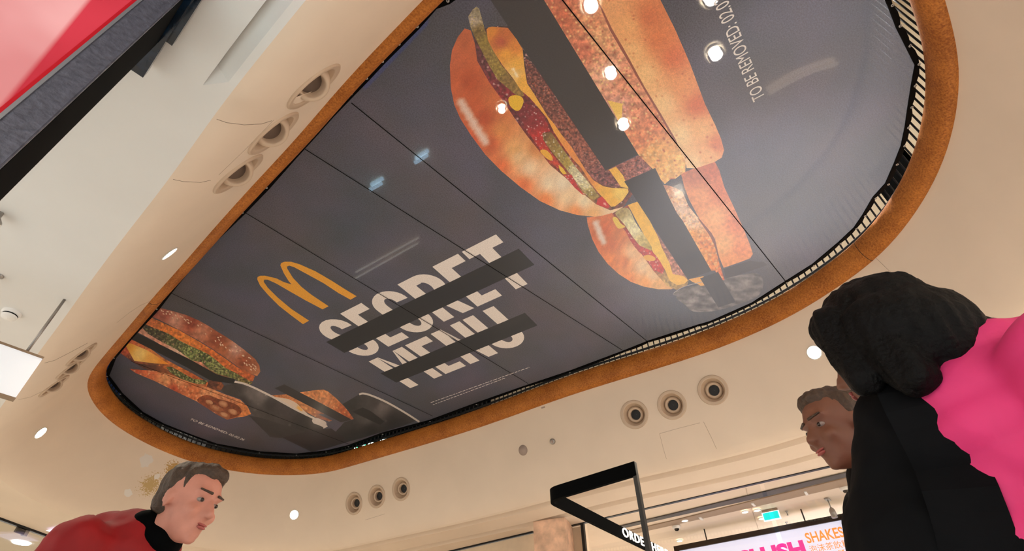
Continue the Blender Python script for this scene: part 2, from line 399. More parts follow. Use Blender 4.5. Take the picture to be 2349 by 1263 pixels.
HEM_PX = [(1028,0),(997,12),(957,58),(917,99),(878,138),(842,177),(807,213),(760,262),(715,313),(674,358),(613,428),(558,485),(470,570),(398,657),(361,706),(300,772),(262,818),(246,860),(277,901),(325,945),(374,972),(440,998),(496,1018),(596,1036),(681,1041),(749,1034),(800,1022),(878,993),(987,964),(1093,925),(1202,887),(1307,852),(1433,805),(1488,783),(1600,747),(1631,738),(1726,696),(1804,646),(1866,607),(1927,556),(1963,522),(1983,493),(2007,452),(2036,420),(2056,375),(2073,332),(2082,290),(2089,243),(2097,194),(2106,145),(2085,102),(2063,58),(2045,10)]
hem = [W(x, y, BZ) for x, y in HEM_PX] + [Vector((a, b, BZ+H)) for a, b in ((1.95,-.82),(1.6,-.7),(1.25,-.45),(.95,-.05),(.73,.45))]
banner = empty('banner', Vector((2.3, 3, BZ+H)), 'huge dark grey printed banner across the oval void, with burgers and SECRET MENU', 'banner')
def px_of(p):
    c = Vector((p.x, p.y, p.z-H)); v = Vector((sum(a*b for a, b in zip((AX.x,AY.x,ZEN.x), c)), sum(a*b for a, b in zip((AX.y,AY.y,ZEN.y), c)), sum(a*b for a, b in zip((AX.z,AY.z,ZEN.z), c))))
    return v.x/v.z*F+CX, v.y/v.z*F+CY
def inpoly(x, y, P):
    c = False; n = len(P); j = n-1
    for i in range(n):
        if (P[i][1] > y) != (P[j][1] > y) and x < (P[j][0]-P[i][0])*(y-P[i][1])/(P[j][1]-P[i][1])+P[i][0]: c = not c
        j = i
    return c
def fbm(x, y, s=0): return noise.fractal(Vector((x, y, s*7.3)), .7, 2.1, 4)
def idw(ctl, amp=.12, sc=12, speck=None, p=2.6, ani=None):
    def f(x, y):
        if ani:
            a, k = ani; ca, sa = math.cos(a), math.sin(a); u, v = (x*ca+y*sa)*k, -x*sa+y*ca
        else: u, v = x, y
        ws = 0; r = [0,0,0]
        for (cx_, cy_, col) in ctl:
            w = 1/((x-cx_)**2+(y-cy_)**2+6)**(p/2); ws += w
            for k_ in range(3): r[k_] += w*col[k_]
        n = fbm(u/sc, v/sc)*amp*2+fbm(u/sc*4, v/sc*4, 3)*amp
        r = [max(0, min(255, q/ws*(1+n))) for q in r]
        if speck:
            for (thr, ssc, col) in speck:
                q = noise.noise(Vector((x/ssc, y/ssc, thr*50)))
                if q > thr:
                    t = min(1, (q-thr)*6); r = [r[i]*(1-t)+col[i]*t for i in range(3)]
        return r
    return f
def smooth_poly(P, per=4):
    return [tuple(v) for v in catmull([Vector(p) for p in P], per)]
def art(name, P, col, layer, spacing=4, m=None, gid=None, smooth=False, parent=None):
    """a printed area of the banner: outline in the picture of the print, laid on the banner's plane"""
    if smooth: P = smooth_poly(P)
    ARTS.append((layer, len(ARTS), name, [tuple(p) for p in P], col, spacing)); GID[len(ARTS)-1] = gid or len(ARTS)-1
ARTS = []; GID = {}
def resolve():
    """one planar arrangement: every area of the print is cut out by the areas printed over it"""
    import time
    verts = []; edges = []; info = []
    for (ly, k, name, P, col, sp) in ARTS:
        B = []; st = max(sp*1.2, 3) if sp < 10 else sp
        for i in range(len(P)):
            a, b = Vector(P[i]), Vector(P[(i+1)%len(P)]); n = max(1, int((b-a).length/st))
            for q in range(n): B.append(tuple(a.lerp(b, q/n)))
        n0 = len(verts); verts += B; edges += [(n0+i, n0+(i+1)%len(B)) for i in range(len(B))]
        xs = [p[0] for p in P]; ys = [p[1] for p in P]; info.append((ly, k, name, P, col, min(xs), max(xs), min(ys), max(ys), sp))
    info.sort(key=lambda t: (-t[0], -t[1]))
    def top(x, y):
        for t in info:
            if t[5] <= x <= t[6] and t[7] <= y <= t[8] and inpoly(x, y, t[3]): return t
        return None
    for t in info:
        y = t[7]; row = 0; sp = t[9]
        while y < t[8]:
            x = t[5]+(sp/2 if row % 2 else 0)
            while x < t[6]:
                if top(x+.01, y+.01) is t: verts.append((x+.01, y+.01))
                x += sp
            y += sp*.87; row += 1
    v, e, f, _, _, _ = delaunay_2d_cdt([Vector(p) for p in verts], edges, [], 0, 1e-3)
    parts = {}
    for tri in f:
        c = sum((v[i] for i in tri), Vector((0,0)))/len(tri); t = top(c.x, c.y)
        if t: parts.setdefault(GID[t[1]], (t, []))[1].append(list(tri))
    for k in sorted(parts, key=str):
        t, tris = parts[k]; used = sorted({i for q in tris for i in q}); mp_ = {a: b for b, a in enumerate(used)}
        o = mesh_obj(t[2], [W(v[i].x, v[i].y, BZ) for i in used], [[mp_[i] for i in q] for q in tris], M['print_base'] if t[2] == 'fabric' else M['print'], banner)
        at = o.data.color_attributes.new('print', 'FLOAT_COLOR', 'POINT'); col = t[4]
        for a, i in enumerate(used):
            c = lin(col(v[i].x, v[i].y) if callable(col) else col); at.data[a].color = (*[min(1, max(0, q)*GAIN) for q in c], 1)
# ground sheet of the banner in world coordinates
def basecol(x, y):
    q = W(x, y, BZ); n_ = fbm(q.x*1.3, q.y*1.3); n2 = fbm(q.x*1.1+9, q.y*1.1)
    return [max(0, c) for c in (78+n_*12+n2*6, 78+n_*7, 92+n_*14-n2*7)]
art('fabric', [px_of(p) for p in hem], basecol, 0, 16)
# hem with scallops, grommets
nh = len(hem)
hemr = []
for i in range(nh):
    a, b = hem[i], hem[(i+1)%nh]; n = max(2, int((b-a).length/.05))
    for k in range(n): hemr.append((a.lerp(b, k/n), math.sin(math.pi*k/n)))
bm = bmesh.new(); rs = []; NH = len(hemr); hc = Vector((2.3,3,BZ+H))
for i, (p, s) in enumerate(hemr):
    t = hemr[(i+1)%NH][0]-hemr[i-1][0]; n = Vector((t.y, -t.x, 0)).normalized()
    if not n.dot(p-Vector((2.3, max(.9, min(5, p.y)), p.z))) > 0: n = -n
    w = .003+.012*s
    rs.append([bm.verts.new(p+n*w+Vector((0,0,.01))), bm.verts.new(p+n*w-Vector((0,0,.008))), bm.verts.new(p-n*.02-Vector((0,0,.009))), bm.verts.new(p-n*.02+Vector((0,0,.002)))])
for i in range(NH):
    for j in range(4): bm.faces.new((rs[i][j], rs[i][(j+1)%4], rs[(i+1)%NH][(j+1)%4], rs[(i+1)%NH][j]))
bmesh.ops.recalc_face_normals(bm, faces=bm.faces)
bm_obj('hem', bm, M['hem'], banner)
gr0 = None
for i in range(nh):
    p = hem[i]; q = p-Vector((0,0,.012))
    if gr0 is None: gr0 = lathe('grommet', [(.0045,0),(.009,-.001),(.0095,-.003),(.0045,-.004)], (0,0,0), Vector((1,0,0)), Vector((0,0,1)), M['grommet'], None, 10); o = gr0
    else: o = gr0.copy(); S.collection.objects.link(o)
    o.parent = banner; o.matrix_parent_inverse = banner.matrix_world.inverted(); o.location = q+Vector((random.uniform(-.003,.003), 0, 0))
# seams of the print panels
for (a, b) in [((1290,0),(1803,646)), ((806,236),(1488,785)), ((700,342),(1428,803)), ((560,486),(1211,879)), ((393,672),(993,954)), ((262,815),(880,1058-10)), ((1180,-139),(1290,0))]:
    pa, pb = W(*a, BZ-.006), W(*b, BZ-.006)
    if a == (262,815): pa, pb = W(300,828,BZ-.006), W(800,1018,BZ-.006)
    d = _n(pb-pa); s_ = d.cross(Vector((0,0,1)))*.0035
    mesh_obj('seam', [pa-s_, pb-s_, pb+s_, pa+s_], [(0,1,2,3)], M['hem'], banner)

# ---------------------------------------------------------------- the print: big burgers
OR, LO, CR, DKO = (222,120,62), (238,160,92), (238,208,170), (190,84,40)
bun1 = [(1066,65),(1050,85),(1037,115),(1032,150),(1034,200),(1042,240),(1056,272),(1081,311),(1113,354),(1149,391),(1194,429),(1239,461),(1284,482),(1325,493),(1365,497),(1402,491),(1429,475),(1442,454),(1425,430),(1399,440),(1370,430),(1352,420),(1316,395),(1291,370),(1253,340),(1228,310),(1203,280),(1176,245),(1162,225),(1130,184),(1104,143),(1090,102),(1080,70)]
def streak(base, pa, pb, w, col, k=.9, soft=1.0):
    a, b = Vector(pa), Vector(pb)
    def f(x, y):
        c = base(x, y); q = Vector((x, y)); t = max(0, min(1, (q-a).dot(b-a)/(b-a).length_squared)); d = (q-a.lerp(b, t)).length+fbm(x/9, y/9, 5)*3
        g = max(0, 1-(d/w)**2)*k
        return [c[i]*(1-g)+col[i]*g for i in range(3)]
    return f
b1 = idw([(1040,130,(204,104,66)),(1060,100,(200,104,64)),(1045,200,(206,100,58)),(1075,190,(190,84,44)),(1110,270,(188,80,40)),(1090,240,(200,92,48)),(1130,230,(206,110,60)),(1150,300,(220,140,78)),(1180,340,(236,176,112)),(1125,330,(206,96,52)),
          (1150,380,(232,118,66)),(1200,425,(240,126,70)),(1215,385,(244,214,178)),(1260,420,(244,222,190)),(1300,452,(244,214,172)),(1190,360,(238,196,146)),(1250,460,(244,142,74)),(1320,488,(244,152,84)),(1360,490,(244,190,128)),(1400,480,(242,214,178)),(1340,460,(244,226,192)),(1290,420,(238,222,196)),(1085,320,(216,96,56)),(1230,340,(214,140,84))], .035, 14, ani=(2.1,.35))
art('bun', bun1, streak(b1, (1058,235), (1112,325), 13, (232,214,206)), 1, 5, smooth=False)
# filling ground (dark) behind the stack
art('sauce', [(1085,70),(1140,60),(1250,60),(1389,391),(1475,360),(1455,440),(1430,474),(1400,482),(1367,468),(1345,450),(1300,410),(1262,378),(1236,345),(1208,310),(1183,275),(1160,240),(1122,188),(1095,140)],
    idw([(1100,150,(104,50,58)),(1130,190,(120,38,50)),(1160,225,(130,34,44)),(1195,265,(96,34,44)),(1230,290,(110,30,34)),(1265,365,(150,50,30)),(1330,440,(160,110,60)),(1400,420,(100,50,40)),(1150,100,(60,50,56)),(1210,110,(52,48,52))], .25, 8, speck=[(.45,3.2,(220,170,170))]), 2, 4)
patty = [(1204,133),(1210,191),(1227,221),(1256,266),(1287,307),(1311,337),(1345,392),(1361,411),(1384,425),(1406,429),(1424,428),(1450,420),(1500,400),(1478,350),(1389,391),(1262,205),(1215,140)]
pf = idw([(1230,180,(110,64,60)),(1270,240,(118,66,60)),(1300,290,(132,74,62)),(1340,350,(140,80,66)),(1400,415,(120,70,74)),(1450,390,(150,96,92))], .28, 7, speck=[(.3,2.6,(188,130,118)),(.34,4.4,(66,34,34)),(.42,3,(196,96,58))])
art('patty', patty, pf, 3, 2.6)
pk = idw([(1092,30,(150,140,116)),(1085,45,(190,176,160)),(1098,75,(120,98,52)),(1112,95,(150,128,58)),(1120,130,(142,118,62)),(1140,155,(156,132,62)),(1165,195,(134,106,56)),(1190,215,(150,118,60))], .14, 6, speck=[(.42,2.6,(196,178,96))])
art('pickle', [(1093,15),(1099,19),(1106,44),(1112,68),(1129,109),(1148,146),(1177,182),(1196,204),(1203,220),(1190,222),(1175,211),(1141,182),(1122,150),(1106,119),(1089,85),(1079,61),(1074,38),(1084,22)], pk, 5, 2.6)
cheese = [(1116,68),(1120,63),(1129,61),(1165,64),(1185,90),(1199,113),(1203,153),(1209,191),(1225,215),(1256,266),(1272,285),(1287,307),(1311,337),(1330,368),(1345,392),(1361,413),(1384,427),(1406,431),(1440,432),(1442,440),(1429,459),(1411,473),(1402,474),(1388,459),(1372,441),(1354,418),(1334,386),(1309,359),(1293,337),(1271,303),(1255,271),(1237,249),(1215,224),(1196,208),(1177,180),(1153,150),(1133,119),(1119,92)]
cf = idw([(1125,72,(228,146,56)),(1160,80,(200,110,58)),(1150,95,(188,92,62)),(1180,105,(226,140,60)),(1160,125,(236,166,64)),(1185,150,(240,180,74)),(1200,190,(240,178,70)),(1180,170,(246,206,130)),(1230,225,(242,180,72)),(1270,290,(240,168,72)),(1310,345,(236,150,76)),(1350,405,(232,146,70)),(1390,445,(246,190,76)),(1420,445,(250,216,110)),(1405,465,(246,190,70))], .03, 16)
art('cheese', cheese, streak(cf, (1178,158), (1186,175), 4, (255,240,210)), 6, 3)
art('cheese', [(1393,230),(1428,238),(1427,262),(1422,285),(1416,272)], (246,206,110), 6, 4)
art('cheese', [(1397,389),(1413,382),(1429,402),(1437,420),(1442,432),(1424,428),(1411,409)], idw([(1400,390,(246,192,80)),(1435,425,(248,204,96))], .03), 7, 4)
pk2 = idw([(1250,310,(124,88,50)),(1262,330,(146,118,58)),(1285,355,(160,136,66)),(1300,375,(176,150,60)),(1315,388,(206,198,160)),(1330,405,(226,220,190)),(1345,425,(220,212,170)),(1350,440,(170,150,80)),(1362,452,(160,136,70))], .12, 6, speck=[(.38,3,(240,236,220)),(.45,3.6,(110,96,50))])
art('pickle', [(1244,305),(1264,303),(1278,322),(1291,341),(1306,362),(1320,382),(1343,409),(1375,450),(1361,460),(1345,447),(1323,418),(1296,384),(1266,348),(1246,320)], pk2, 5, 2.6)
kf = idw([(1200,260,(120,36,46)),(1230,275,(140,34,44)),(1240,315,(190,42,40)),(1260,350,(196,56,36)),(1285,380,(200,64,40)),(1100,150,(96,50,60)),(1140,190,(120,30,50)),(1320,420,(196,40,36)),(1385,465,(206,30,34))], .1, 7, speck=[(.42,3.4,(240,200,200))])
art('ketchup', [(1188,250),(1205,238),(1222,240),(1245,262),(1262,300),(1246,305),(1247,322),(1258,342),(1270,358),(1290,384),(1280,386),(1265,374),(1250,358),(1236,338),(1222,318),(1208,300),(1198,280),(1188,262)], kf, 4, 2.6)
art('ketchup', [(1291,398),(1300,402),(1311,400),(1323,423),(1338,445),(1347,448),(1336,446),(1318,430),(1306,416)], kf, 7, 2.6)
art('ketchup', [(1368,468),(1371,456),(1381,450),(1390,460),(1399,474),(1393,478)], streak(lambda x, y: (206,36,34), (1387,466), (1391,470), 3, (255,200,190)), 7, 2.6)
art('mustard', smooth_poly([(1167,224),(1180,218),(1196,222),(1201,233),(1194,250),(1185,254),(1175,248),(1168,238)]), (238,190,50), 5, 4)
art('mustard', smooth_poly([(1239,346),(1250,343),(1262,352),(1268,364),(1263,368),(1250,360)]), (240,180,60), 5, 4)
art('mustard', [(1281,378),(1290,384),(1300,398),(1292,400),(1284,390)], (240,196,60), 6, 4)
# the crispy fillet and the upper bun
ff = idw([(1290,-20,(206,118,92)),(1300,40,(200,110,80)),(1345,40,(224,150,110)),(1370,90,(232,170,126)),(1340,110,(206,118,92)),(1390,170,(232,176,150)),(1430,180,(226,150,120)),(1420,250,(214,160,150)),(1460,260,(228,150,120)),(1500,280,(226,140,104)),(1470,320,(224,140,100)),(1500,350,(240,180,110)),(1550,380,(250,196,120)),(1520,400,(246,190,112))], .13, 13, speck=[(.36,4,(250,214,150)),(.4,7,(176,84,66))])
art('chicken', [(1180,-140),(1290,-140),(1345,-40),(1372,10),(1399,68),(1424,110),(1447,150),(1474,198),(1515,266),(1546,320),(1566,352),(1573,370),(1572,394),(1562,400),(1549,410),(1538,411),(1525,422),(1510,405),(1498,388),(1464,354),(1248,0)], ff, 3, 4)
bf = idw([(1400,10,(236,170,116)),(1440,60,(240,176,116)),(1490,40,(214,120,76)),(1450,120,(244,190,130)),(1510,90,(222,128,80)),(1480,170,(246,198,140)),(1545,130,(222,120,76)),(1520,240,(248,206,150)),(1570,200,(238,160,104)),(1600,240,(220,118,74)),(1560,310,(250,216,164)),(1610,300,(246,190,130)),(1645,330,(226,134,86)),(1590,375,(252,214,160)),(1625,360,(246,190,130))], .03, 7, speck=[(.5,3,(200,110,74))])
art('bun', [(1280,-140),(1430,-140),(1480,-60),(1515,0),(1549,68),(1583,146),(1617,238),(1640,285),(1654,318),(1661,344),(1656,361),(1640,371),(1617,379),(1595,386),(1575,385),(1571,366),(1546,320),(1515,266),(1474,198),(1447,150),(1424,110),(1399,68),(1372,10),(1345,-40)], bf, 3, 4.5)
art('shadow_line', [(1372,6),(1379,14),(1404,66),(1430,110),(1452,150),(1478,198),(1518,264),(1549,318),(1556,334),(1546,322),(1515,268),(1474,200),(1447,152),(1399,70)], (150,84,70), 4, 6)
# ---------------------------------------------------------------- second burger
bun3 = [(1346,498),(1348,514),(1358,547),(1373,577),(1394,605),(1419,628),(1447,646),(1477,657),(1510,663),(1540,663),(1552,655),(1528,640),(1515,620),(1493,600),(1477,580),(1462,560),(1440,535),(1427,515),(1412,500),(1404,488),(1376,496)]
b3 = idw([(1352,510,(222,130,84)),(1365,560,(226,122,72)),(1385,530,(206,104,58)),(1400,560,(214,116,66)),(1400,600,(238,140,74)),(1430,600,(232,140,80)),(1440,640,(242,148,78)),(1420,540,(216,130,76)),(1450,580,(240,196,148)),(1475,610,(244,212,170)),(1480,650,(244,170,96)),(1510,650,(244,190,124)),(1500,630,(242,206,160))], .05, 12, ani=(2.1,.4))
art('bun', bun3, streak(b3, (1368,512), (1384,555), 10, (236,226,222)), 1, 4)
art('sauce', [(1404,490),(1440,470),(1478,560),(1580,642),(1576,655),(1552,664),(1530,655),(1500,622),(1470,580),(1436,532)], idw([(1440,520,(150,70,50)),(1480,590,(150,60,40)),(1540,650,(180,150,90))], .2, 7), 2, 4)
art('cheese', [(1440,470),(1462,462),(1490,505),(1510,544),(1518,567),(1536,603),(1543,628),(1569,633),(1578,643),(1569,651),(1553,654),(1536,643),(1525,617),(1503,588),(1487,556),(1462,510),(1446,480)], idw([(1455,470,(244,190,70)),(1480,520,(246,196,66)),(1510,580,(248,206,80)),(1530,620,(248,200,80)),(1560,645,(246,196,84))], .03), 5, 3.5)
art('patty', [(1500,524),(1578,641),(1569,634),(1543,629),(1536,604),(1518,568),(1507,545)], idw([(1515,555,(150,100,86)),(1555,620,(186,128,110))], .22, 6, speck=[(.35,2.6,(220,170,150))]), 4, 2.6)
art('pickle', smooth_poly([(1411,489),(1432,476),(1445,482),(1457,508),(1475,535),(1489,556),(1496,572),(1479,574),(1452,544),(1432,514)], 3), idw([(1425,490,(170,150,96)),(1440,510,(226,220,170)),(1455,525,(236,230,190)),(1475,555,(206,190,120)),(1488,568,(180,160,80))], .1, 6), 6, 3)
art('ketchup', [(1432,524),(1440,528),(1452,545),(1467,563),(1484,570),(1496,576),(1508,590),(1516,602),(1524,617),(1520,628),(1508,622),(1500,620),(1490,604),(1480,588),(1466,578),(1456,566),(1446,552)], idw([(1445,545,(176,50,40)),(1500,600,(200,50,38))], .1, 6, speck=[(.4,3,(250,214,200))]), 6, 2.6)
art('mustard', smooth_poly([(1476,588),(1488,584),(1502,590),(1502,597),(1490,598),(1482,596)]), (240,180,70), 7, 4)
art('mustard', smooth_poly([(1405,500),(1414,498),(1424,512),(1434,520),(1420,524),(1412,516)]), (238,206,90), 5, 4)
art('chicken', [(1520,424),(1533,425),(1548,430),(1566,440),(1579,471),(1592,488),(1604,502),(1616,520),(1632,540),(1640,565),(1650,603),(1662,641),(1665,650),(1655,645),(1640,620),(1632,621),(1566,506),(1553,489),(1539,461)], idw([(1530,440,(196,140,110)),(1545,460,(226,190,164)),(1560,480,(236,206,186)),(1590,510,(240,206,180)),(1590,540,(232,160,84)),(1620,560,(226,140,74)),(1635,600,(230,140,70)),(1655,640,(220,110,60)),(1610,590,(236,170,96))], .13, 8, speck=[(.35,4,(250,206,140)),(.42,5,(196,110,70))]), 3, 3)
art('cheese', [(1580,640),(1614,633),(1618,662),(1602,652),(1588,646)], (240,180,90), 3, 5)
art('bun', [(1562,398),(1590,387),(1617,379),(1640,371),(1650,390),(1662,430),(1682,472),(1707,527),(1722,565),(1727,582),(1721,592),(1695,602),(1660,614),(1650,590),(1640,548),(1632,534),(1604,501),(1581,458),(1570,430)], idw([(1590,400,(200,120,84)),(1630,390,(206,112,74)),(1610,450,(236,160,104)),(1650,440,(226,128,82)),(1640,500,(246,180,118)),(1690,510,(228,130,82)),(1660,560,(246,186,124)),(1700,570,(236,146,92)),(1680,600,(240,160,100))], .06, 7), 2, 4)
art('shadow_line', [(1632,534),(1640,550),(1650,592),(1656,616),(1662,640),(1652,604),(1641,566),(1628,540),(1600,500),(1604,501)], (130,70,52), 4, 5)
art('print_shadow', [(1660,617),(1721,597),(1738,600),(1752,600),(1760,608),(1665,640)], (64,60,64), 1, 8)  # shadow strip under the bun, drawn as a dark printed area
tray = smooth_poly([(1543,674),(1569,661),(1610,652),(1665,638),(1700,630),(1731,626),(1746,633),(1751,653),(1741,676),(1720,688),(1695,697),(1660,708),(1629,714),(1591,714),(1574,702),(1561,682)], 4)
def trayf(x, y):
    n = noise.fractal(Vector((x/26+y/60, y/9-x/40, 2)), .8, 2.2, 4); v = 112+n*70; return (v, v-4, v-2)
art('foil_tray', tray, trayf, 2, 3, gid='tray')
def ribbon(name, P, w, col, layer, closed=False):
    P = [Vector(p) for p in P]; P = catmull(P, 6, closed); n = len(P); L = []; R = []
    ww = w if callable(w) else (lambda t: w)
    for i, p in enumerate(P):
        a = P[(i+1)%n] if (closed or i < n-1) else P[i]; b = P[i-1] if (closed or i > 0) else P[i]
        t = (a-b).normalized(); q = Vector((-t.y, t.x))*ww(i/(n-1))/2; L.append(p+q); R.append(p-q)
    if closed: art(name, L, col, layer, 6); art('foil_tray', R, trayf, layer+.1, 4, gid='tray')
    else: art(name, L+R[::-1], col, layer, 6)
ribbon('tray_rim', [(1552,680),(1575,663),(1630,652),(1690,634),(1733,632),(1745,648),(1735,672),(1690,692),(1635,706),(1592,706),(1566,694)], 1.6, (178,174,176), 3, True)
ribbon('tray_rim', [(1545,672),(1572,656),(1640,640)], 1.4, (176,170,172), 3)
# black bars over burgers
BAR = (50,50,55)
for P in ([(1020,-140),(1157,-140),(1248,0),(1464,354),(1389,391),(1125,0)], [(1432,416),(1503,385),(1515,410),(1539,461),(1553,489),(1566,506),(1632,621),(1578,641)], [(1606,638),(1647,623),(1687,692),(1648,705)]):
    art('redaction_bar', P, BAR, 9, 12)
# ---------------------------------------------------------------- left burger and the small foods
sesame = [(348,716),(356,708),(368,706),(400,714),(430,723),(457,735),(480,748),(500,761),(520,773),(539,786),(558,800),(574,813),(586,824),(595,838),(597,852),(590,862),(578,858),(559,850),(514,818),(485,798),(457,781),(411,756),(365,733),(343,724)]
art('bun', sesame, idw([(350,720,(150,80,66)),(380,722,(160,84,70)),(400,735,(206,150,130)),(440,740,(150,66,44)),(460,760,(196,130,104)),(500,780,(140,66,40)),(510,800,(170,96,60)),(540,800,(200,150,136)),(560,830,(150,74,44)),(585,840,(160,90,60)),(590,855,(196,130,90))], .1, 10), 1, 3.5)
for k in range(70):
    t = random.random(); i = random.random()
    top = [(370,710),(400,718),(457,741),(500,767),(539,793),(574,820),(592,848)]; bot = [(370,722),(405,738),(457,766),(500,792),(535,818),(562,840),(580,856)]
    u = t*5.999; a = int(u); f_ = u-a; A_ = Vector(top[a]).lerp(Vector(top[a+1]), f_); B_ = Vector(bot[a]).lerp(Vector(bot[a+1]), f_)
    p = A_.lerp(B_, i**1.8*.8); r = random.uniform(1.2, 2.2); an = random.uniform(.3, 1.2)
    if k < 60: art('sesame_seed', [(p.x+math.cos(w)*r*1.5*math.cos(an)-math.sin(w)*r*.8*math.sin(an), p.y+math.cos(w)*r*1.5*math.sin(an)+math.sin(w)*r*.8*math.cos(an)) for w in [q*math.pi/3 for q in range(6)]], (226,196,172), 2, 5)
art('chicken', [(333,732),(343,726),(411,757),(457,783),(485,800),(514,820),(545,842),(585,862),(580,874),(566,872),(545,866),(520,852),(490,842),(450,815),(400,780),(370,764),(345,750),(328,742)], idw([(345,735,(210,120,70)),(380,752,(220,124,56)),(430,785,(224,130,58)),(470,810,(206,110,48)),(510,840,(200,104,48)),(560,862,(190,96,50))], .16, 8, speck=[(.4,4,(240,170,90)),(.42,5,(130,60,30))]), 1, 3)
art('bread', [(323,746),(311,759),(360,785),(400,810),(440,834),(478,855),(497,862),(530,866),(514,845),(440,815),(354,765)], idw([(330,760,(206,150,130)),(370,780,(210,146,126)),(410,800,(230,190,170)),(450,830,(190,126,104)),(490,855,(150,96,70))], .14, 9), 1, 4)
lf = idw([(330,748,(52,46,36)),(360,758,(62,58,42)),(400,785,(80,84,52)),(440,805,(112,124,74)),(470,815,(78,92,46)),(500,835,(118,124,76)),(530,852,(104,110,62)),(560,872,(112,100,58))], .42, 4, speck=[(.32,3.5,(186,190,130)),(.3,5,(50,56,32)),(.4,4,(206,160,136))])
art('lettuce', [(322,746),(326,740),(354,752),(385,764),(411,780),(435,792),(462,804),(478,812),(497,826),(515,842),(539,854),(560,866),(580,877),(572,884),(554,876),(535,868),(514,861),(500,858),(482,848),(462,830),(440,826),(420,812),(400,798),(375,786),(354,774),(338,764)], lf, 2, 2.8)
art('bread', [(299,777),(340,796),(377,822),(410,840),(440,855),(478,877),(500,888),(490,896),(465,888),(430,868),(380,846),(308,832),(271,806),(284,792)], idw([(285,795,(196,80,56)),(310,800,(214,112,66)),(350,815,(222,134,72)),(400,845,(206,116,56)),(450,870,(180,92,50)),(300,825,(110,60,52)),(350,838,(104,62,50))], .16, 8, speck=[(.4,4,(230,150,80))]), 1, 3)
art('cheese', [(286,788),(300,787),(334,801),(360,816),(388,835),(354,833),(308,827),(297,808)], idw([(295,795,(236,170,60)),(320,810,(248,214,130)),(350,825,(240,176,84)),(375,832,(236,150,50))], .03), 2, 4)
art('lettuce', [(380,841),(392,840),(411,850),(428,860),(445,869),(460,870),(476,873),(471,881),(455,880),(440,877),(415,868),(394,856)], lf, 2, 2.8)
art('bread', [(371,840),(394,856),(440,878),(471,882),(460,890),(430,880),(371,860),(330,845),(308,832)], idw([(330,842,(90,56,50)),(400,862,(150,84,50)),(450,884,(190,120,80))], .12, 8), 1, 4)
art('chicken', [(479,874),(490,868),(505,872),(514,884),(508,895),(490,893),(474,886)], idw([(490,880,(90,52,42)),(508,888,(150,84,52))], .25, 5), 1, 3)
art('pie', [(297,845),(325,848),(360,850),(400,862),(430,874),(462,884),(490,893),(514,903),(551,916),(568,932),(576,949),(560,955),(542,957),(531,960),(521,962),(497,950),(451,920),(400,896),(354,873),(311,855)], idw([(305,849,(176,70,44)),(340,858,(206,110,72)),(380,870,(214,150,104)),(410,875,(220,150,106)),(440,895,(206,116,72)),(400,890,(176,74,48)),(480,900,(220,150,106)),(530,915,(214,140,100)),(565,940,(216,132,76)),(500,945,(150,84,56))], .12, 8, speck=[(.4,4,(240,190,150)),(.42,5,(160,70,40))]), 2, 3)
art('pie_filling', smooth_poly([(452,916),(474,905),(500,914),(530,922),(551,934),(552,948),(531,959),(512,955),(490,944),(466,930)], 3), idw([(465,915,(140,70,44)),(500,925,(120,60,40)),(540,940,(130,66,40)),(500,945,(150,90,66))], .14, 6), 3, 3)
for (x, y, rx, ry) in ((495,935,15,6),(515,952,13,6),(512,926,11,7),(534,944,12,6),(480,922,9,5)):
    art('apple_piece', [(x+math.cos(w)*rx*.95-math.sin(w)*ry*.35, y+math.cos(w)*rx*.35+math.sin(w)*ry) for w in [q*math.pi/7 for q in range(14)]], streak(lambda a, b: (160,98,66), (x-4, y-3), (x+4, y), 5, (206,156,122)), 4, 3.5)
art('redaction_bar', [(310,761),(296,775),(370,812),(430,843),(482,872),(536,880),(540,870),(497,858),(440,826),(380,796)], (22,23,25), 9, 8)
art('cup', [(531,874),(579,890),(630,912),(681,941),(735,967),(745,985),(690,990),(640,975),(590,960),(578,948),(568,930),(552,914),(514,902),(507,894),(514,884),(535,880)], idw([(540,885,(60,57,58)),(600,905,(120,114,116)),(575,905,(110,104,106)),(620,930,(56,54,57)),(700,975,(46,44,47)),(560,920,(50,48,50)),(650,930,(70,66,70))], .06, 10, speck=[(.62,3.2,(190,184,186))]), 1, 5)
ribbon('cup_rim', [(530,874),(555,878),(579,887),(604,899),(630,912),(655,926),(681,940),(706,952),(730,964),(742,972),(747,980)], lambda t: 4.5+max(0, t-.85)*45, (214,204,200), 5)
art('splash', smooth_poly([(716,962),(726,958),(740,963),(748,968),(748,976),(742,975),(747,981),(741,979),(730,974),(719,970)], 3), (206,196,194), 6, 4)
toast = [(623,906),(640,905),(654,904),(691,899),(718,895),(742,893),(752,897),(770,912),(790,932),(800,944),(811,960),(803,963),(768,946),(730,950),(762,964),(755,966),(725,957),(698,942),(670,930),(647,920)]
art('toast', toast, idw([(640,908,(206,130,80)),(690,905,(214,140,90)),(740,900,(214,140,86)),(760,915,(206,130,80)),(790,945,(190,100,60)),(700,935,(206,140,92)),(740,957,(150,90,70))], .13, 7, speck=[(.38,4,(236,180,130)),(.42,4.5,(160,84,50))]), 3, 3)
art('cream_sauce', smooth_poly([(626,910),(645,912),(662,915),(680,924),(692,936),(705,948),(715,957),(700,952),(672,936),(645,922)], 3), streak(lambda x, y: (222,204,190), (684,932), (692,942), 5, (240,180,80)), 4, 3)
art('redaction_bar', [(652,881),(630,890),(782,968),(806,962),(800,958),(730,921)], (50,48,50), 9, 8)
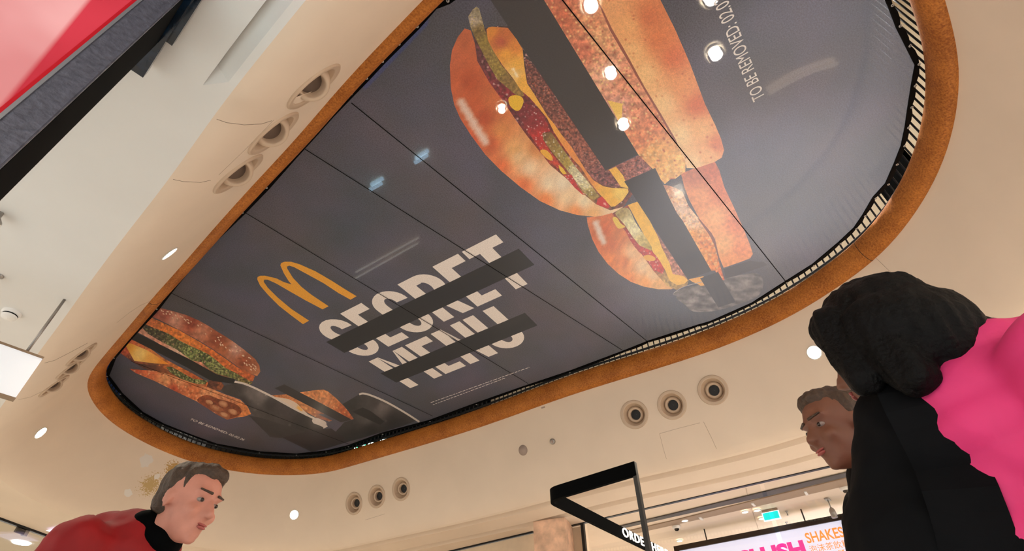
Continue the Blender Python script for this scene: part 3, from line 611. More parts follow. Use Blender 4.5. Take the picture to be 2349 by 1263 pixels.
art('cup', [(786,926),(824,904),(850,908),(885,922),(926,945),(955,964),(925,976),(878,990),(830,1004),(800,1012),(760,1000),(790,968),(812,961),(796,938)], idw([(800,925,(36,38,40)),(860,925,(60,58,60)),(875,935,(110,104,106)),(840,960,(80,78,80)),(900,965,(34,34,37)),(850,985,(34,34,36)),(810,990,(44,44,47))], .06, 12, speck=[(.62,3.2,(180,176,180))]), 1, 5)
ribbon('cup_rim', [(824,904),(833,902),(850,906),(885,921),(926,944),(962,967)], 4.2, (206,200,196), 5)
art('redaction_bar', [(808,944),(832,934),(850,942),(882,966),(872,974),(846,962)], (26,27,29), 9, 8)
art('dark_panel', [(647,1003),(705,985),(760,982),(800,1012),(749,1028),(715,1036)], (48,43,48), 1, 10)  # dark grey areas of the print
art('dark_panel', [(600,958),(700,990),(645,1004),(620,1002),(570,952)], (56,54,57), 1, 10)
art('redaction_bar', [(748,784),(1190,570),(1226,607),(790,809)], (18,21,24), 9, 15)
art('redaction_bar', [(873,856),(1204,717),(1233,746),(909,877)], (19,22,25), 9, 15)
# golden arches
ML = [(699,738),(672,718),(647,695),(628,676),(613,659),(603,646),(599,640),(600,635),(607,635),(620,638),(642,648),(668,662),(700,682),(744,707)]
art('golden_arch', [(695,743),(668,723),(640,701),(615,676),(597,655),(590,640),(591,635),(597,632),(608,632),(634,638),(652,647),(669,652),(662,644),(651,626),(643,608),(645,603),(653,600),(668,600),(688,606),(724,622),(760,643),(790,662),(818,679),(804,687),(777,672),(742,649),(700,626),(674,612),(664,609),(658,611),(659,616),(672,637),(692,658),(715,676),(754,702),(740,709),(700,688),(665,668),(634,650),(614,641),(606,641),(605,646),(614,659),(637,682),(668,708),(709,735)],
    (232,164,46), 2, 10)
# lettering SECRET / MENU in the banner's own frame
E1 = Vector((.147,-.989,0)).normalized(); E2 = Vector((.989,.147,0)).normalized()
def glyph(strokes, O, gid, layer=6):
    """polygons in the letter frame (u along the line, v down)"""
    for P in strokes: art('letter', [px_of(Vector((O.x, O.y, BZ+H))+E1*u+E2*v) for u, v in P], (236,228,224), layer, 14, gid=gid)
def rect(u0, v0, u1, v1): return [(u0,v0),(u1,v0),(u1,v1),(u0,v1)]
def arcband(cx_, cy_, rx, ry, w, wv, a0, a1, n=16):
    o = []; i_ = []
    for k in range(n+1):
        a = math.radians(a0+(a1-a0)*k/n); o.append((cx_+rx*math.cos(a), cy_+ry*math.sin(a))); i_.append((cx_+(rx-w)*math.cos(a), cy_+(ry-wv)*math.sin(a)))
    return o+i_[::-1]
HH, SW, SB = .645, .125, .105
def gE(u): return [rect(u,0,u+SW,HH), rect(u+SW,0,u+.275,SB), rect(u+SW,.27,u+.25,.37), rect(u+SW,HH-SB,u+.275,HH)]
def gT(u): return [rect(u,0,u+.345,SB), rect(u+.11,SB,u+.235,HH)]
def gC(u, w=.355): c = u+w/2; return [arcband(c,.17,w/2,.18,SW,.095,180,365), rect(u,.17,u+SW,HH-.17), arcband(c,HH-.17,w/2,.18,SW,.095,180,-5)]
def gS(u, w=.345): c = u+w/2; return [arcband(c,.17,w/2,.18,SW,.095,90,365), arcband(c,HH-.17,w/2,.18,SW,.095,-90,180), ]
def gR(u): return [rect(u,0,u+SW,HH), rect(u+SW,0,u+.18,SB), arcband(u+.18,.185,.175,.185,SW,.1,-90,90), rect(u+SW,.27,u+.18,.37), [(u+.13,.35),(u+.26,.35),(u+.36,HH),(u+.228,HH)]]
def gM(u): return [rect(u,0,u+.12,HH), rect(u+.345,0,u+.463,HH), [(u+.12,0),(u+.13,0),(u+.285,.45),(u+.18,.45)], [(u+.335,0),(u+.345,0),(u+.285,.45),(u+.18,.45)], ]
def gN(u): return [rect(u,0,u+.118,HH), rect(u+.24,0,u+.355,HH), [(u+.09,0),(u+.125,0),(u+.27,HH),(u+.235,HH)]]
def gU(u, w=.361): c = u+w/2; return [rect(u,0,u+SW,HH-.18), rect(u+w-SW,0,u+w,HH-.18), arcband(c,HH-.18,w/2,.19,SW,.1,0,180)]
O1 = W(780.3, 719, BZ)
for g in (gS(-.385), gE(0), gC(.315), gR(.717), gE(1.115), gT(1.43)): glyph(g, O1, 'a%d' % len(ARTS))
O2 = W(845.7, 828.7, BZ)
for g in (gM(0), gE(.505), gN(.84), gU(1.232)): glyph(g, O2, 'b%d' % len(ARTS))
resolve()
# running text set with the built-in face
def text_mesh(name, s, origin, ex, ey, height, width, m, parent, nz=None, extrude=0, bold=0, spacing=1):
    c = bpy.data.curves.new(name, 'FONT'); c.body = s; c.size = 1; c.offset = bold; c.extrude = extrude; c.space_character = spacing
    t = bpy.data.objects.new(name, c); S.collection.objects.link(t); bpy.context.view_layer.update()
    me = bpy.data.meshes.new_from_object(t.evaluated_get(bpy.context.evaluated_depsgraph_get())); bpy.data.objects.remove(t)
    if not len(me.vertices): return None
    xs = [v.co.x for v in me.vertices]; ys = [v.co.y for v in me.vertices]
    x0, x1, y0, y1 = min(xs), max(xs), min(ys), max(ys); n = nz or ex.cross(ey)
    for v in me.vertices:
        u = (v.co.x-x0)/(x1-x0)*width; w = (v.co.y-y0)/(y1-y0)*height; v.co = origin+ex*u+ey*w+n*v.co.z
    me.name = name; o = bpy.data.objects.new(name, me); S.collection.objects.link(o); me.materials.clear(); me.materials.append(m)
    if parent: o.parent = parent; o.matrix_parent_inverse = parent.matrix_world.inverted()
    return o
M['ink'] = mat('white_ink', (232,228,228), .6)
a, b = W(1765,235,BZ-.006), W(1660,0,BZ-.006); a = W(1755,222,BZ-.006)
a = W(1755,221,BZ-.006); b = W(1674,8,BZ-.006); d = _n(b-a); up = d.cross(Vector((0,0,1)))
full = (b-a).length*24/19.6
hgt = .075; sgn = 1
# baseline runs on the side the letters stand on
text_mesh('small_print', 'TO BE REMOVED: 02.02.26', a, d, up*sgn, hgt, full, M['ink'], banner)
a = W(434,962,BZ-.006); b = W(558,1010,BZ-.006); d = _n(b-a); up = d.cross(Vector((0,0,1)))
text_mesh('small_print', 'TO BE REMOVED: 02.02.26', a, d, up, .055, (b-a).length, M['ink'], banner)
for (pa, pb, n) in (((988,923),(1214,842),70), ((993,928),(1160,866),52)):     # illegible fine print: dashes of ink
    A_, B_ = W(*pa, BZ-.006), W(*pb, BZ-.006); d = _n(B_-A_); s_ = d.cross(Vector((0,0,1)))*.0045; L = (B_-A_).length; bm = bmesh.new(); x = 0
    while x < L:
        w = random.uniform(.02, .06); c = [A_+d*x-s_, A_+d*min(L, x+w)-s_, A_+d*min(L, x+w)+s_, A_+d*x+s_]; bm.faces.new([bm.verts.new(v) for v in c]); x += w+.012
    bm_obj('fine_print', bm, M['ink'], banner)

# ------------------------------------------------------------------ balustrade behind the banner's edge
bal = empty('balustrade', Vector((2.3,3,3.1+H)), 'black metal balustrade of upright bars round the void above the wooden rim', 'railing')
near = []
acc = 0
for i in range(NS):
    j = i
    p = OL[j]; n = NR[j]
    near.append((j, p, n))
cand = []
step = .062; s = 0
while s < PERIM:
    st = s/PERIM*NS; p, n = outline(st); q = p+n*.02; cand.append(Vector((q.x, q.y, 3.08+H))); s += step
vis = [c for c in cand if c.x > 1.9 or c.y > 6.2]
vis.sort(key=lambda c: (c-ORG).length)
b0 = None; rest = []
for k_, c in enumerate(vis):
    if k_ >= 98: rest.append(c); continue
    if b0 is None: b0 = tube('baluster', [(0,0,0),(0,0,1.0)], .007, M['rail'], None, 6); o = b0
    else: o = b0.copy(); S.collection.objects.link(o)
    o.parent = bal; o.matrix_parent_inverse = bal.matrix_world.inverted(); o.location = c
bm = bmesh.new()
for c in rest+[c for c in cand if c not in vis]: add_tube(bm, [c, c+Vector((0,0,1))], .007, 5)
tag(bm_obj('balusters', bm, M['rail'], bal, True), kind='stuff')
for z in (3.17, 4.08):
    bm = bmesh.new(); add_tube(bm, [Vector((OL[i].x+NR[i].x*.02, OL[i].y+NR[i].y*.02, z+H)) for i in list(range(NS))+[0]], .012 if z < 4 else .025, 6, False); bm_obj('rail', bm, M['rail'], bal, True)

# ------------------------------------------------------------------ upper storey things seen through the gap and the mesh
def panel_up(name, pxa, pxb, off, z0, z1, m, label, cat):
    i0, i1 = near_station(*pxa), near_station(*pxb)
    if i1 < i0: i0, i1 = i1, i0
    o = sweep(name, [(off,z0),(off,z1),(off+.08,z1),(off+.08,z0),(off,z0)], m, False, rng=list(range(i0, i1+1))); return tag(o, label, cat)
panel_up('shop_window', (214,850), (985,1015), 1.3, 3.12, 6.8, M['dark_up'], 'dark glazed upper shopfront at the left far end of the void', 'shop window')
panel_up('blue_board', (235,930), (330,1010), .9, 3.12, 4.4, mat('blue_board', (16,60,130), .4, noise_=.6, scale=10), 'blue board behind the railing at the far left end', 'board')
panel_up('stone_panel', (2180,20), (2196,180), .8, 3.12, 5.0, M['grey_up'], 'grey mottled upper panel at the right end of the void', 'panel')
panel_up('black_cabinet', (2020,585), (2075,520), .5, 3.12, 4.0, M['black'], 'black cabinet behind the railing on the right bend', 'cabinet')
pb_ = near_station(800,200)
# green and white lit sign
g = mat('neon_green', (20,170,110), .4, emit=(60,230,160), es=2.5); g2 = mat('neon_white', (235,255,250), .4, emit=(230,255,250), es=3)
pA = W(718,1043,3.115); pB = W(836,1012,3.115); e = _n(pB-pA); sg = empty('lit_sign', (pA+pB)/2, 'green and white lit shop lettering showing behind the railing at the far end', 'sign')
nn = Vector((e.y, -e.x, 0)); nn = nn if nn.dot(pA-ORG) > 0 else -nn
oo = pA+nn*.75+Vector((0,0,.22))
text_mesh('letters', 'NG.E UP', oo, e, Vector((0,0,1)), .2, (pB-pA).length*1.15, g2, sg, extrude=.01, bold=.0)
text_mesh('letter_glow', 'NG.E UP', oo+nn*.03-e*.02-Vector((0,0,.012)), e, Vector((0,0,1)), .224, (pB-pA).length*1.15+.04, g, sg, extrude=.01, bold=.04)
box('backboard', oo+e*.4+nn*.06+Vector((0,0,.1)), (.75,.02,.2), M['dark_up'], sg, ex=e, ey=nn)
bl = box('blue_screen', W(905,106,4.7), (.04,.42,.2), mat('blue_screen', (10,70,190), .4, emit=(10,90,230), es=.8)); tag(bl, 'blue panel glimpsed above the wooden rim at upper left', 'panel')
# lamps in the upper ceiling
def up_lamp(px, r, z=6.86):
    p = W(*px, z); e_ = empty('ceiling_lamp', p, LAB.pop(0), 'lamp', 'round lamps in the upper ceiling')
    lathe('housing', [(r*1.3,.03),(r*1.3,-.02),(r,-.02),(r,.01)], p, Vector((1,0,0)), Vector((0,0,1)), M['white'], e_, 20)
    lathe('bulb', [(r*.98,0),(r*.6,-.012),(.002,-.016)], p, Vector((1,0,0)), Vector((0,0,1)), M['lamp_up'], e_, 20)
M['lamp_up'] = mat('lamp_up', (255,250,240), .4, emit=(255,248,238), es=260)
LAB = ['bright upper lamp shining through the mesh beside the large burger bun, topmost', 'bright upper lamp showing through the fillet right of the large black bar', 'bright upper lamp at the lower right corner of the large black bar',
       'bright upper lamp left of the words TO BE REMOVED', 'bright upper lamp at the top edge near the date on the banner', 'small upper lamp glowing through the left side of the big bun',
       'small upper lamp at the lower left of the second black bar', 'small upper lamp at the lower right of the second black bar', 'small upper lamp through the pickle of the lower burger', 'small upper lamp at the right end of the foil tray', 'small upper lamp just above the far edge of the banner']
for px, r in (((1356,14),.085), ((1402,170),.075), ((1431,288),.075), ((1643,126),.08), ((1632,-2),.08), ((1151,252),.05), ((1555,582),.045), ((1613,603),.045), ((1457,518),.06), ((1741,622),.04), ((1382,766),.035)): up_lamp(px, r)
# luminous coves and linear lights of the upper ceiling
def strip(name, pxs, z, r, m, label, cat='light'):
    P = catmull([Vector(W(x, y, z)) for x, y in pxs], 8, False); o = tube(name, P, r, m, None, 6); return tag(o, label, cat)
M['cove_l'] = mat('cove_light', (255,244,220), .4, emit=(255,240,215), es=7)
M['cove_f'] = mat('cove_light_faint', (255,235,210), .4, emit=(255,230,200), es=2)
strip('cove_light', [(1556,440),(1580,478),(1612,506),(1650,522),(1700,522),(1760,510),(1820,492),(1868,470)], 6.865, .085, M['cove_l'], 'curved bright cove light seen through the mesh at lower right')
strip('cove_light', [(1765,215),(1830,178),(1890,155),(1985,130)], 6.865, .03, M['cove_f'], 'faint curved cove light through the mesh below the date')
M['lin_l'] = mat('linear_light', (190,220,240), .4, emit=(170,215,245), es=9)
M['dash_l'] = mat('dash_light', (220,220,210), .4, emit=(225,220,205), es=3)
strip('linear_lamp', [(849,435),(875,420)], 6.865, .035, M['lin_l'], 'short bluish linear lamp through the mesh, the lower left of two')
strip('linear_lamp', [(952,373),(980,355)], 6.865, .035, M['lin_l'], 'short bluish linear lamp through the mesh, the upper right of two')
strip('string_light', [(812,640),(880,602),(958,558)], 6.865, .018, M['dash_l'], 'thin pale line of light through the mesh above SECRET')
strip('string_light', [(690,850),(735,820),(790,796)], 6.865, .018, M['dash_l'], 'thin pale bent line of light through the mesh left of MENU')

# ------------------------------------------------------------------ cove fittings
names = ['air nozzle on the left cove, nearest of its three', 'air nozzle on the left cove, middle of its three', 'air nozzle on the left cove, farthest of the upper three',
 'air nozzle on the far wall, leftmost of the right three', 'air nozzle on the far wall, middle of the right three', 'air nozzle on the far wall, rightmost and highest of all',
 'air nozzle above the spotlight by the man, leftmost of three', 'air nozzle above the spotlight by the man, middle of three', 'air nozzle above the spotlight by the man, rightmost of three',
 'air nozzle beside the white hanging sign, top of three', 'air nozzle beside the white hanging sign, middle of three', 'air nozzle beside the white hanging sign, lowest of three']
grp = ['nozzles on the left cove']*3+['nozzles on the far wall']*3+['nozzles left of the far wall']*3+['nozzles by the hanging sign']*3
for k_, ((p, n, s, t), r) in enumerate(VP):
    e_ = empty('air_nozzle', p, 'beige round '+names[k_], 'air nozzle', grp[k_]); x = Vector((0,0,1))
    sc = r/.135
    lathe('flange', [(.135*sc,-.03),(.139*sc,.004),(.132*sc,.012),(.124*sc,.006),(.118*sc,.010),(.108*sc,.004)], p, x, n, M['vent'], e_, 40)
    lathe('bowl', [(.108*sc,.004),(.100*sc,-.02),(.088*sc,-.05),(.078*sc,-.07),(.078*sc,-.12)], p, x, n, M['vent'], e_, 40)
    lf_ = n.x > .5; ax = _n(n*(.5 if lf_ else .9)+(ORG+Vector((0,0,-.3))-p).normalized()*(.75 if lf_ else .5)); c = p-n*(.012 if lf_ else .05)*sc
    lathe('jet', [(.088*sc,-.055),(.083*sc,-.02),(.072*sc,.012),(.060*sc,.022),(.052*sc,.016),(.048*sc,-.06)], c, x, ax, M['vent'], e_, 32)
    lathe('opening', [(.050*sc,-.03),(.001,-.032)], c, x, ax, M['opening_lit'] if lf_ else M['dark'], e_, 24)  # left openings: brown of a lit interior put into the disc colour
lab = ['glaring recessed downlight between the man and the left group of nozzles', 'glaring recessed downlight right of the highest nozzle, beside black hair', 'small recessed downlight at the far left above the man', 'thin slanting recessed downlight on the left cove']
for k_, (p, n, s, t) in enumerate(SP):
    e_ = empty('downlight', p, lab[k_], 'downlight', 'recessed downlights of the cove')
    lathe('rim', [(.062,.002),(.058,.008),(.051,.002),(.049,-.03)], p, Vector((0,0,1)), n, M['white'], e_, 24)
    lathe('bulb', [(.049,-.004),(.03,.004),(.001,.007)], p, Vector((0,0,1)), n, M['lamp'], e_, 20)
    l = bpy.data.lights.new('downlight_beam', 'SPOT'); l.energy = (60,60,40,40)[k_]; l.color = (1,.88,.7); l.shadow_soft_size = .035; l.spot_size = 2.2; l.spot_blend = .8
    lo = bpy.data.objects.new('downlight_beam', l); S.collection.objects.link(lo); lo.rotation_euler = (-_n(n+Vector((0,0,-1.2)))).to_track_quat('Z','Y').to_euler(); lo.location = p+n*.03; lo.parent = e_; lo.matrix_parent_inverse = e_.matrix_world.inverted()
p, n = on_cove(1200,1032); tag(lathe('speaker_grille', [(.055,0),(.055,.004),(.001,.006)], p, Vector((0,0,1)), n, M['grey_disc'], None, 32), 'flat grey round speaker cover flush on the far wall', 'speaker')
p, n = on_cove(1268,1012); e_ = empty('detector', p, 'small chrome round detector on the far wall beside grey disc', 'detector')
lathe('base', [(.03,0),(.03,.012),(.024,.02),(.016,.02)], p, Vector((0,0,1)), n, M['steel'], e_, 24); lathe('eye', [(.016,.018),(.012,.03),(.001,.034)], p, Vector((0,0,1)), n, M['grey_disc'], e_, 20)
p, n = on_cove(1246,934); tag(box('vent_slot', p, (.022,.008,.004), M['grey_disc'], ex=_n(SHT), ey=_n(n.cross(SHT)), ez=n), 'tiny grey slot just under the wooden rim', 'slot')

# ------------------------------------------------------------------ left: totem, canopy, hanging sign
tot = empty('advertising_totem', Vector((-.72,1.42,0)), 'tall black framed advertising totem with a glowing red screen, cropped at upper left', 'totem')
XR, YF = -.2235, 1.281; TH = 2.0+H
box('body', (XR-.55, YF+.135, TH/2), (.55,.133,TH/2), M['black'], tot, bev=.004)
for (nm, x0, x1) in (('bezel', XR-.0625, XR), ('bezel', XR-1.1, XR-1.1+.0625)):
    box(nm, ((x0+x1)/2, YF-.006, TH/2), ((x1-x0)/2,.008,TH/2), M['leather'], tot, bev=.003)
box('bezel', (XR-.55, YF-.006, TH-.04), (.4875,.008,.04), M['leather'], tot); box('bezel', (XR-.55, YF-.006, .3), (.4875,.008,.3), M['leather'], tot)
box('trim_strip', (XR-.0665, YF-.008, (TH+.55)/2), (.004,.007,(TH-.62)/2), M['silver'], tot)
def screen_mat():
    m = mat('red_screen', (200,30,45), .06); nt = m.node_tree; b = nt.nodes['Principled BSDF']
    geo = nt.nodes.new('ShaderNodeNewGeometry'); sx_ = nt.nodes.new('ShaderNodeSeparateXYZ'); nt.links.new(geo.outputs['Position'], sx_.inputs[0])
    nz = nt.nodes.new('ShaderNodeTexNoise'); nz.inputs['Scale'].default_value = 2.2; nz.inputs['Detail'].default_value = 3; nt.links.new(geo.outputs['Position'], nz.inputs['Vector'])
    a = nt.nodes.new('ShaderNodeMath'); a.operation = 'MULTIPLY_ADD'; a.inputs[1].default_value = -1; a.inputs[2].default_value = XR-.12; nt.links.new(sx_.outputs['X'], a.inputs[0])
    z_ = nt.nodes.new('ShaderNodeMath'); z_.operation = 'MULTIPLY_ADD'; z_.inputs[1].default_value = -.12; nt.links.new(sx_.outputs['Z'], z_.inputs[0]); nt.links.new(a.outputs[0], z_.inputs[2])
    q_ = nt.nodes.new('ShaderNodeMath'); q_.operation = 'ADD'; q_.inputs[1].default_value = .30; nt.links.new(z_.outputs[0], q_.inputs[0])
    r = nt.nodes.new('ShaderNodeValToRGB'); r.color_ramp.elements[0].position = .0; r.color_ramp.elements[1].position = .012
    r.color_ramp.elements[0].color = (*lin((214,58,72)), 1); r.color_ramp.elements[1].color = (*lin((250,196,190)), 1)
    nt.links.new(q_.outputs[0], r.inputs['Fac'])
    r2 = nt.nodes.new('ShaderNodeValToRGB'); r2.color_ramp.elements[0].position = .35; r2.color_ramp.elements[1].position = .65
    r2.color_ramp.elements[0].color = (.72,.55,.55,1); r2.color_ramp.elements[1].color = (1,1,1,1); nt.links.new(nz.outputs['Fac'], r2.inputs['Fac'])
    mm = nt.nodes.new('ShaderNodeMix'); mm.data_type = 'RGBA'; mm.blend_type = 'MULTIPLY'; mm.inputs[0].default_value = 1
    nt.links.new(r.outputs['Color'], mm.inputs[6]); nt.links.new(r2.outputs['Color'], mm.inputs[7])
    nt.links.new(mm.outputs[2], b.inputs['Emission Color']); b.inputs['Emission Strength'].default_value = .6; b.inputs['Base Color'].default_value = (.2,.02,.03,1); return m
box('screen', (XR-.58, YF-.004, (TH+.52)/2), (.508,.003,(TH-.68)/2), screen_mat(), tot)
box('screen_border', (XR-.0755, YF-.0075, (TH+.52)/2), (.004,.003,(TH-.66)/2), mat('red_edge', (150,16,26), .3, emit=(170,20,30), es=.4), tot)
can = empty('blue_fascia', Vector((-.5,1.2,2.02+H)), 'dark blue glazed panels fixed under the ceiling beside the totem', 'panel')
box('panel', (-.50, .62, 2.045+H), (.315,.91,.02), M['blue_glass'], can); box('panel', (-.53, .8, 2.02+H), (.325,.92,.02), M['blue_glass'], can)
sg = empty('hanging_sign', W(148,687,2.08), 'white blank hanging sign on a thin metal rod at the left edge', 'sign')
tube('rod', [W(148,687,2.08), Vector((W(148,687,2.08).x, W(148,687,2.08).y, 1.70+H))], .008, M['steel'], sg, 10)
pr = W(148,687,2.08); ex = _n(Vector((1,-.02,0)))
def sgp(x, z): return Vector((x, pr.y, z+H))
box('board', sgp(.108-.45, 1.575), (.45,.012,.122), M['sign_white'], sg)
box('edge', sgp(.108-.45, 1.702), (.452,.016,.006), M['bronze'], sg); box('edge', sgp(.108-.45, 1.449), (.452,.016,.006), M['bronze'], sg)
sm = empty('smoke_detector', W(28,716,2.08), 'white round smoke detector on the ceiling above the hanging sign', 'smoke detector')
lathe('body', [(.05,0),(.05,-.014),(.04,-.02)], W(28,716,2.08), Vector((1,0,0)), Vector((0,0,1)), M['white'], sm, 28)
lathe('grille', [(.036,-.018),(.036,-.03)], W(28,716,2.08), Vector((1,0,0)), Vector((0,0,1)), M['dark'], sm, 12)
lathe('cap', [(.042,-.029),(.038,-.04),(.001,-.044)], W(28,716,2.08), Vector((1,0,0)), Vector((0,0,1)), M['white'], sm, 28)
p = W(3,488,2.08); sl = empty('spot_lamp', p, 'small glass spot lamp on the ceiling, cut by the left edge', 'lamp')
lathe('housing', [(.012,0),(.014,-.03),(.035,-.06),(.034,-.075)], p, Vector((1,0,0)), Vector((0,0,1)), M['steel'], sl, 20); lathe('bulb', [(.033,-.07),(.02,-.085),(.001,-.09)], p, Vector((1,0,0)), Vector((0,0,1)), mat('bulb', (255,240,220), .3, emit=(255,230,200), es=6), sl, 20)
p = W(0,632,2.08); tag(lathe('sprinkler', [(.02,0),(.02,-.01),(.008,-.015),(.008,-.05),(.018,-.055),(.001,-.058)], p, Vector((1,0,0)), Vector((0,0,1)), M['steel'], None, 14), 'tiny steel sprinkler head at the far left edge above the detector', 'sprinkler')

# ------------------------------------------------------------------ right: column, shopfront, shop ceiling fittings
ZC = 2.08
def SH(px, py, off=0): return PL(px, py, SHP+SHN*off, SHN)      # point on the shopfront plane
def CE(px, py, z=ZC): return W(px, py, z)
a = CE(1223,1194,2.085); b = CE(1295,1184,2.085); ex = _n(b-a); ey = Vector((-ex.y, ex.x, 0)); ey = ey if ey.dot(a-ORG) > 0 else -ey; w = (b-a).length/2
tag(box('stone_column', (a+b)/2+ey*.16-Vector((0,0,(2.08+H)/2+.003)), (w,.16,(2.08+H)/2-.003), M['travertine'], ex=ex, ey=ey), 'pinkish travertine pillar between the two glazed shopfronts', 'column')
sf = empty('shopfront', SH(1600,1139)-Vector((0,0,1)), 'glazed shopfront with thin black head rail behind the ORDER HERE frame', 'shopfront')
t0 = SH(1301,1209).dot(SHT); tm = SHT
def shp(t, z, off=0): q = SHP+SHN*(off); q = q+SHT*(t-q.dot(SHT)); return Vector((q.x, q.y, z+H))
z0 = SH(1549,1150).z-H
box('head_rail', shp((t0-3)/2, z0), ((t0+3)/2,.02,.008), M['black_metal'], sf, ex=SHT, ey=SHN)
box('jamb', shp(t0, z0/2-.5), (.008,.02,z0/2+.5), M['black_metal'], sf, ex=SHT, ey=SHN)
box('stone_reveal', shp(t0-.1, z0/2-.5, .06), (.085,.01,z0/2+.49), M['stone'], sf, ex=SHT, ey=SHN)
box('mullion', shp(SH(1340,1240).dot(SHT), z0/2-.5), (.018,.02,z0/2+.49), M['black_metal'], sf, ex=SHT, ey=SHN)
for t1, t2 in ((t0-.25, .9), (.88, -3)):
    box('pane', shp((t1+t2)/2, z0/2-.5), (abs(t1-t2)/2-.01,.004,z0/2+.48), M['glass'], sf, ex=SHT, ey=SHN)
sf2 = empty('shopfront', SH(1150,1235)-Vector((0,0,1)), 'pale glazed shopfront with dark head rail left of the travertine pillar', 'shopfront')
ta = SH(1224,1218, -.1).dot(SHT)
A_, B_ = CE(1075,1253), CE(1224,1218); dd = _n((A_-B_).xy.to_3d()); 
cmid = B_+dd*1.6; nrm = Vector((dd.y, -dd.x, 0)); nrm = nrm if nrm.dot(B_-ORG) > 0 else -nrm
box('head_rail', Vector((cmid.x, cmid.y, 2.075+H)), (1.6,.02,.014), M['black_metal'], sf2, ex=dd, ey=nrm)
box('pane', Vector((cmid.x, cmid.y, (2.06+H)/2)), (1.6,.006,(2.05+H)/2), M['stone'], sf2, ex=dd, ey=nrm)
# slot, bulkhead and fittings of the shop ceiling
def ceil_strip(name, P, z, m, th=.01):
    vs = [CE(x, y, z) for x, y in P]; n = len(vs); vs2 = [v+Vector((0,0,th)) for v in vs]
    return mesh_obj(name, vs+vs2, [tuple(range(n)), tuple(range(2*n-1, n-1, -1))]+[(i, (i+1)%n, n+(i+1)%n, n+i) for i in range(n)], m)
tag(ceil_strip('air_slot', [(1395,1213),(1549,1177),(1745,1130),(2010,1068),(2010,1077),(1745,1141),(1549,1184),(1400,1218)], 2.066, M['dark']), 'long black linear air slot in the shop ceiling', 'air slot')
tag(ceil_strip('bulkhead', [(1440,1218),(1549,1193),(1745,1144),(2010,1080),(2010,1098),(1745,1159),(1549,1203),(1440,1227)], 2.068, M['bronze']), 'tan recessed band across the shop ceiling beyond the black slot', 'ceiling band')
lb = ['shop ceiling downlight on the tan band, beside the post', 'shop ceiling downlight just left of the teal exit sign', 'shop ceiling downlight touching the top left of the exit sign', 'shop ceiling downlight beside the left edge of the exit sign', 'shop ceiling downlight nearest the menu screen, lower left']
for k_, (x, y) in enumerate(((1571,1194),(1709,1174),(1737,1170),(1748,1189),(1559,1240))):
    p = CE(x, y, 2.064); e_ = empty('shop_downlight', p, lb[k_], 'downlight', 'small downlights in the shop ceiling')
    lathe('trim', [(.04,.006),(.04,-.003),(.033,-.003)], p, Vector((1,0,0)), Vector((0,0,1)), M['white'], e_, 20); lathe('bulb', [(.033,-.001),(.001,-.006)], p, Vector((1,0,0)), Vector((0,0,1)), M['lamp_soft'], e_, 20)
for (x, y, l_) in ((1551,1206,'small white dome camera on the shop ceiling by the post'), (1937,1118,'small white dome camera near the black coat')):
    p = CE(x, y, 2.07); e_ = empty('dome_camera', p, l_, 'camera', 'dome cameras in the shop')
    lathe('base', [(.045,0),(.045,-.02),(.03,-.03)], p, Vector((1,0,0)), Vector((0,0,1)), M['white'], e_, 20); lathe('dome', [(.028,-.025),(.024,-.045),(.001,-.055)], p, Vector((1,0,0)), Vector((0,0,1)), M['black'], e_, 16)
p = CE(1898,1144,2.075); e_ = empty('track_spot', p, 'small hanging grey spotlight right of the exit sign', 'spotlight')
box('plate', p-Vector((0,0,.005)), (.05,.02,.006), M['steel'], e_); tube('stem', [p, p-Vector((0,0,.09))], .006, M['steel'], e_); lathe('can', [(.008,-.085),(.022,-.1),(.03,-.12),(.03,-.19),(.001,-.19)], p, Vector((1,0,0)), Vector((0,0,1)), M['steel'], e_, 18)
for (x, y, l_) in ((1804,1172,'small shop sprinkler right of the exit sign, upper'), (1804,1197,'small shop sprinkler right of the exit sign, lower')):
    p = CE(x, y, 2.075); tag(lathe('sprinkler', [(.016,0),(.016,-.006),(.006,-.01),(.006,-.04),(.014,-.042),(.001,-.045)], p, Vector((1,0,0)), Vector((0,0,1)), M['steel'], None, 12), l_, 'sprinkler')
for (x, y, l_) in ((1608,1188,'leftmost'), (1728,1156,'middle'), (1849,1130,'rightmost')):
    p = CE(x, y, 2.066); tag(box('ceiling_bracket', p, (.012,.05,.008), M['white'], ex=SHT, ey=SHN), 'white bracket across the tan ceiling band, '+l_+' of three', 'bracket')
pe = CE(1769,1165,2.05); tp = SHN
pp = PL(1769,1182, CE(1765,1164,2.07)+SHN*.05, SHN); q1 = PL(1750,1178, pp, SHN); q2 = PL(1788,1169, pp, SHN); q3 = PL(1756,1197, pp, SHN)
wd_, hd = abs((q2-q1).dot(SHT))/2, (q1.z-q3.z)/2; e_ = empty('exit_sign', pp, 'glowing teal exit sign with white border hanging in the shop', 'sign')
box('border', pp+SHN*.01, (wd_,.01,hd), mat('lit_white', (250,250,250), .4, emit=(250,255,255), es=1), e_, ex=SHT, ey=SHN); box('face', pp, (wd_*.9,.006,hd*.84), M['teal'], e_, ex=SHT, ey=SHN)
box('bracket', pp+SHN*.03+Vector((0,0,hd+ (2.08+H-pp.z-hd)/2)), (wd_*.9,.02,max(.01,(2.07+H-pp.z-hd)/2)), M['bronze'], e_, ex=SHT, ey=SHN)
# shop ceiling panels joints
for pxs in (((1711,1119),(1716,1140),(1740,1215)),):
    vs = [CE(x, y, 2.076) for x, y in pxs]; tag(tube('trim_2', vs, .002, M['joint_faint'], None, 5), kind='structure')
